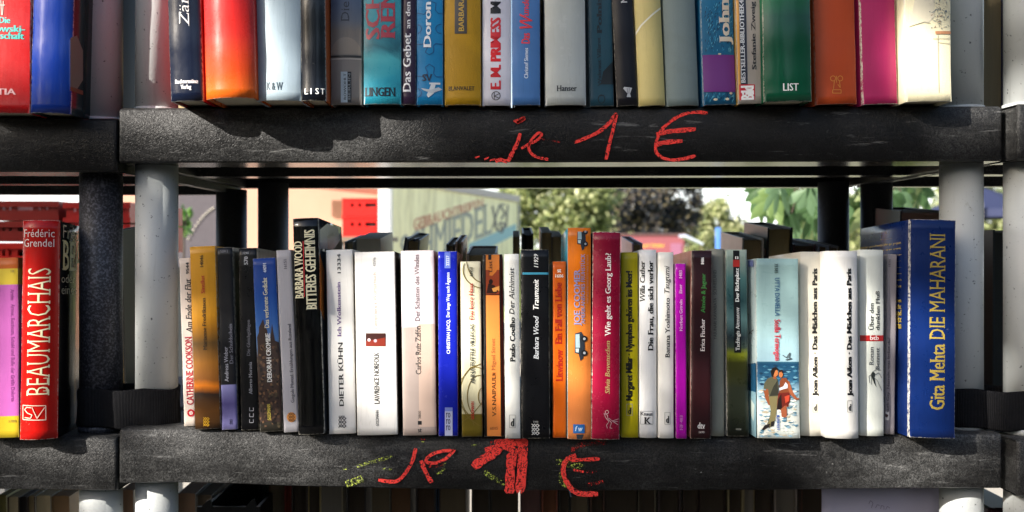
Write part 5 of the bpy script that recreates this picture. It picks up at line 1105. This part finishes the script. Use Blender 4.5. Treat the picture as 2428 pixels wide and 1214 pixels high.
# large leaved tree close behind the shelf
def big_leaf_tree():
    rnd = random.Random(12)
    root = empty('chestnut_tree', (X(1965, 2.6), 2.6, 0), 'large leaved tree right behind the shelf, drooping green leaves near the dark rear poles', 'tree'); ML = Matrix.Translation(-root.location)
    mats = leaf_mats('broad_leaf', ['#5c7844', '#748c54', '#44603a', '#98a470', '#6c8864'], tr=.55)
    bmt = bmesh.new()
    def limb(a, b_, r0, r1):
        d = (b_ - a).normalized(); u = d.orthogonal().normalized(); w2 = d.cross(u); lo, hi = [], []
        for i in range(8):
            an = 6.2832 * i / 8; e = u * math.cos(an) + w2 * math.sin(an); lo.append(bmt.verts.new(a + e * r0)); hi.append(bmt.verts.new(b_ + e * r1))
        for i in range(8): bmt.faces.new((lo[i], lo[(i + 1) % 8], hi[(i + 1) % 8], hi[i]))
    fork = Vector((X(1965, 2.6), 2.6, 1.75)); limb(Vector((X(1965, 2.6), 2.6, 0)), fork, .035, .028)
    def leaflet(verts, faces, d, l, w_):
        side = d.cross(Vector((rnd.uniform(-.3, .3), -1, rnd.uniform(-.2, .5)))).normalized(); nrm = side.cross(d).normalized()
        prof = [(0, .04), (.2, .35), (.45, .85), (.65, 1), (.82, .7), (1, 0.02)]
        k = len(verts)
        for t, q in prof:
            p = d * l * t + Vector((0, 0, -.25 * l * t * t))
            verts.extend([p - side * w_ * q, p + nrm * w_ * .25 * q, p + side * w_ * q])
        for i in range(len(prof) - 1):
            for j in (0, 1): faces.append((k + 3 * i + j, k + 3 * i + j + 1, k + 3 * i + j + 4, k + 3 * i + j + 3))
    protos = []
    for m_ in range(10):
        verts, faces = [], []; base = Vector((rnd.uniform(-.5, .5), rnd.uniform(-.5, .5), -1)).normalized()
        for j in range(5):
            leaflet(verts, faces, (Matrix.Rotation(R(-76 + 38 * j + rnd.uniform(-8, 8)), 3, 'Y') @ base).normalized(), rnd.uniform(.07, .11) * (1 - .15 * abs(j - 2)), rnd.uniform(.012, .019))
        me = bpy.data.meshes.new('leaf'); me.from_pydata([tuple(v) for v in verts], [], faces); me.materials.append(mats[m_ % 5]); me.polygons.foreach_set('use_smooth', [True] * len(faces)); protos.append(me)
    spots = []
    for _ in range(26): spots.append((rnd.uniform(1838, 1930), rnd.uniform(430, 570), rnd.uniform(2.0, 3.0)))
    for _ in range(26): spots.append((rnd.uniform(1990, 2240), rnd.uniform(420, 510), rnd.uniform(1.9, 3.2)))
    for _ in range(10): spots.append((rnd.uniform(1800, 1840), rnd.uniform(430, 480), rnd.uniform(2.4, 3.0)))
    for _ in range(50): spots.append((rnd.uniform(1750, 2300), rnd.uniform(100, 420), rnd.uniform(2.0, 3.4)))
    for px, py, Y in spots:
        o = P(px, py, Y)
        if o.z > 1.95 or rnd.random() < .35: limb(fork + Vector((0, 0, rnd.uniform(0, .2))), o, .008, .002)
        lf = bpy.data.objects.new('leaf', rnd.choice(protos)); COL.objects.link(lf); lf.parent = root; lf.location = o - root.location
        lf.rotation_euler = (rnd.uniform(-.5, .5), rnd.uniform(-.8, .8), rnd.uniform(-.9, .9))
    mesh('trunk', bmt, plain('bark', '#3c3228', .9, .3, 8), root).matrix_parent_inverse = ML
big_leaf_tree()
# red hut, small roofed hut, blue post, parasol
dH = 60.0
hut = empty('kiosk', (wpl(1530, dH), dH - 1, 0), 'red market hut with yellow lettering below the dark beech', 'hut'); ML = Matrix.Translation(-hut.location)
mesh('wall', box(wpl(1430, dH), wpl(1622, dH), dH - 1, dH + 2, 0, EYE + 28 * S * dH), plain('red_boards', '#7c404a', .7), hut).matrix_parent_inverse = ML
mesh('window', box(wpl(1590, dH), wpl(1616, dH), dH - 1.04, dH - 1.001, EYE - 40 * S * dH, EYE + 8 * S * dH), plain('pink_shutter', '#80506a', .6), hut).matrix_parent_inverse = ML
mesh('roof_edge', box(wpl(1426, dH), wpl(1626, dH), dH - 1.15, dH + 2.1, EYE + 28 * S * dH, EYE + 31 * S * dH), plain('grey_roof', '#5c4448', .7), hut).matrix_parent_inverse = ML
me, a0, a1 = glyphs('nach Neider', **SB); bm = bmesh.new(); bm.from_mesh(me)
kx = (wpl(1577, dH) - wpl(1520, dH)) / (a1 - a0); kz = 9 * S * dH / .69
for v in bm.verts: v.co = (wpl(1520, dH) + (v.co.x - a0) * kx, dH - 1.01, EYE - 1 * S * dH + v.co.y * kz)
mesh('yellow_lettering', bm, ink('#c89038', .6), hut).matrix_parent_inverse = ML
dR = 50.0
h2 = empty('shelter', (wpl(1640, dR), dR - 1, 0), 'small shelter with a pale sloping roof right of the red hut', 'shelter'); ML = Matrix.Translation(-h2.location)
bm = bmesh.new()
v = [bm.verts.new(p) for p in ((wpl(1624, dR), dR - 1.2, EYE + 29 * S * dR), (wpl(1666, dR), dR - 1.2, EYE + 8 * S * dR), (wpl(1666, dR), dR - 1.2, EYE + 4 * S * dR), (wpl(1624, dR), dR - 1.2, EYE + 23 * S * dR))]
r_ = bmesh.ops.extrude_face_region(bm, geom=[bm.faces.new(v)]); bmesh.ops.translate(bm, verts=[q for q in r_['geom'] if isinstance(q, bmesh.types.BMVert)], vec=(0, 2, 0)); bmesh.ops.recalc_face_normals(bm, faces=bm.faces)
mesh('roof', bm, plain('pale_blue_sheet', '#a8b0c8', .4), h2).matrix_parent_inverse = ML
for px in (1628, 1660): mesh('post', box(wpl(px, dR), wpl(px + 3, dR), dR - 1.1, dR - 1, 0, EYE + 4 * S * dR), plain('dark_wood', '#3c2c24', .8), h2).matrix_parent_inverse = ML
dB = 20.0
bm = bmesh.new(); bx(bm, wpl(1698, dB), wpl(1709, dB), dB - 1, dB - .92, 0, EYE + 46 * S * dB, bevel=.01)
bm2 = tag(mesh('blue_post', bm, plain('blue_paint', '#4c78c0', .5)), 'slim light blue post right of the red hut', 'post')
dP = 16.0
par = empty('parasol', (wpl(2336, dP), dP - 1, 0), 'dark blue parasol over bright grass in the gap between the right poles', 'parasol'); ML = Matrix.Translation(-par.location)
bm = bmesh.new(); tipz = EYE + 150 * S * dP; ez = EYE + 92 * S * dP; rp = 1.1
c_ = Vector((wpl(2420, dP), dP + .2, 0)); tip = bm.verts.new((c_.x, c_.y, tipz)); ring = [bm.verts.new((c_.x + rp * math.cos(a_ * math.pi / 4), c_.y + rp * math.sin(a_ * math.pi / 4), ez)) for a_ in range(8)]
low_ = [bm.verts.new((v.co.x, v.co.y, ez - .14)) for v in ring]
for i in range(8): bm.faces.new((tip, ring[i], ring[(i + 1) % 8])); bm.faces.new((ring[i], low_[i], low_[(i + 1) % 8], ring[(i + 1) % 8]))
bm.normal_update(); bmesh.ops.solidify(bm, geom=list(bm.faces), thickness=.01)
mesh('canopy', bm, plain('blue_canvas', '#1c2444', .8), par).matrix_parent_inverse = ML
bm = bmesh.new(); cyl(bm, wpl(2340, dP), dP - .8, 0, tipz - .3, .03, 12); mesh('pole', bm, plain('white_paint', '#d8d4cc', .5), par).matrix_parent_inverse = ML

# unseen tree, its leaves laid out to put shade on chosen shelf areas
def P0(px, py):
    if px > 2090 and 470 < py < 700: return .88
    if px < 380 and py < 250: return .0
    if px > 2250 and py < 250: return .3
    if 560 < py < 1035: return .30 if px > 780 else .62
    if 1035 <= py < 1180 and 820 < px < 1850: return .80
    if py < 250: return .40 if px < 1300 else .62
    return .84
def shade_tree():
    rnd = random.Random(4)
    lit = [(345, 190, 60, 90, 1), (590, 330, 400, 160, 1), (560, 120, 260, 170, .95), (2200, 140, 85, 150, 1), (2400, 260, 60, 130, 1), (2320, 320, 80, 80, .9), (60, 850, 110, 260, 1), (130, 1110, 220, 90, 1), (350, 850, 70, 190, 1), (340, 1080, 120, 110, 1),
        (520, 1095, 360, 120, 1), (900, 760, 130, 260, 1), (1010, 720, 70, 200, 1), (1130, 780, 60, 200, .8), (1215, 800, 45, 260, .8), (1370, 900, 60, 160, .9), (1440, 850, 45, 200, .5), (1560, 760, 60, 200, .9), (1850, 930, 90, 180, 1), (2000, 820, 60, 230, 1),
        (2200, 860, 100, 180, 1), (2110, 1100, 300, 75, 1), (2280, 1240, 130, 60, 1), (2440, 450, 50, 60, 1), (500, 880, 90, 150, .5), (760, 700, 60, 180, .5)]
    T0 = Vector((-4.6, -4.4, 0))
    root = empty('tree', T0, 'unseen leafy tree beyond the left picture edge, leaves laid out to shade the shelves', 'tree')
    verts, faces, mi = [], [], []
    for ix in range(-14, 84):
        for iy in range(-12, 46):
            px = ix * 34 + rnd.uniform(-14, 14); py = iy * 34 + rnd.uniform(-14, 14); p = P0(px, py); p00 = p
            for cx, cy, rx, ry, k in lit:
                r_ = ((px - cx) / rx) ** 2 + ((py - cy) / ry) ** 2
                if r_ < 1: p = min(p, p00 * (1 - k))
            if rnd.random() > p: continue
            q = P(px, py, -.02) + SUN * rnd.uniform(4.2, 6.2)
            u = (SUN + Vector((rnd.gauss(0, .5), rnd.gauss(0, .5), rnd.gauss(0, .5)))).normalized(); t = Matrix.Rotation(rnd.uniform(0, 6.28), 3, u) @ u.orthogonal().normalized(); bt = u.cross(t); l = rnd.uniform(.018, .027)
            k = len(verts); verts += [q - t * l * 1.3, q + bt * l * .8, q + t * l * 1.3, q - bt * l * .8]; faces.append((k, k + 1, k + 2, k + 3)); mi.append(rnd.randrange(3))
    for _ in range(420):       # leaves added to shade the crates behind the left unit
        q = P(rnd.uniform(-140, 360), rnd.uniform(430, 650), .9) + SUN * rnd.uniform(4.6, 6.4)
        u = (SUN + Vector((rnd.gauss(0, .4), rnd.gauss(0, .4), rnd.gauss(0, .4)))).normalized(); t = u.orthogonal().normalized(); bt = u.cross(t); l = rnd.uniform(.03, .045)
        k = len(verts); verts += [q - t * l * 1.3, q + bt * l * .8, q + t * l * 1.3, q - bt * l * .8]; faces.append((k, k + 1, k + 2, k + 3)); mi.append(rnd.randrange(3))
    me = bpy.data.meshes.new('crown'); me.from_pydata([tuple(v - T0) for v in verts], [], faces)
    for m_ in leaf_mats('leaf', ['#3c5c24', '#4c6c2c', '#2f4c20'], tr=.15): me.materials.append(m_)
    me.polygons.foreach_set('material_index', mi); o = bpy.data.objects.new('crown', me); COL.objects.link(o); o.parent = root
    bm = bmesh.new(); cyl(bm, 0, 0, 0, 3.2, .12, 14, r1=.08)
    mesh('trunk', bm, plain('bark', '#3c3228', .9, .3, 8), root)
shade_tree()
# unseen trees added behind the viewer to keep bright horizon out of reflections
rnd_ = random.Random(31)
for i in range(15):
    an = R(195 + i * 10.5); dist = rnd_.uniform(11, 15)
    x_, y_ = dist * math.cos(an), dist * math.sin(an); hh = rnd_.uniform(1.9, 2.6)
    tree('dense dark green tree of the row behind the viewer, never seen from the front', x_, y_, 0, (x_, y_, hh), (2.3, 2.3, hh * .95), 2600, .16, ['#2c3c1c', '#38482a', '#22301a'], clumps=60, hollow=.2, seed=60 + i, group='trees behind the viewer', spread=.2)
for o_ in bpy.data.objects:
    if o_.get('label') and len(o_['label'].split()) > 16: print('LONGLABEL', len(o_['label'].split()), o_['label'])
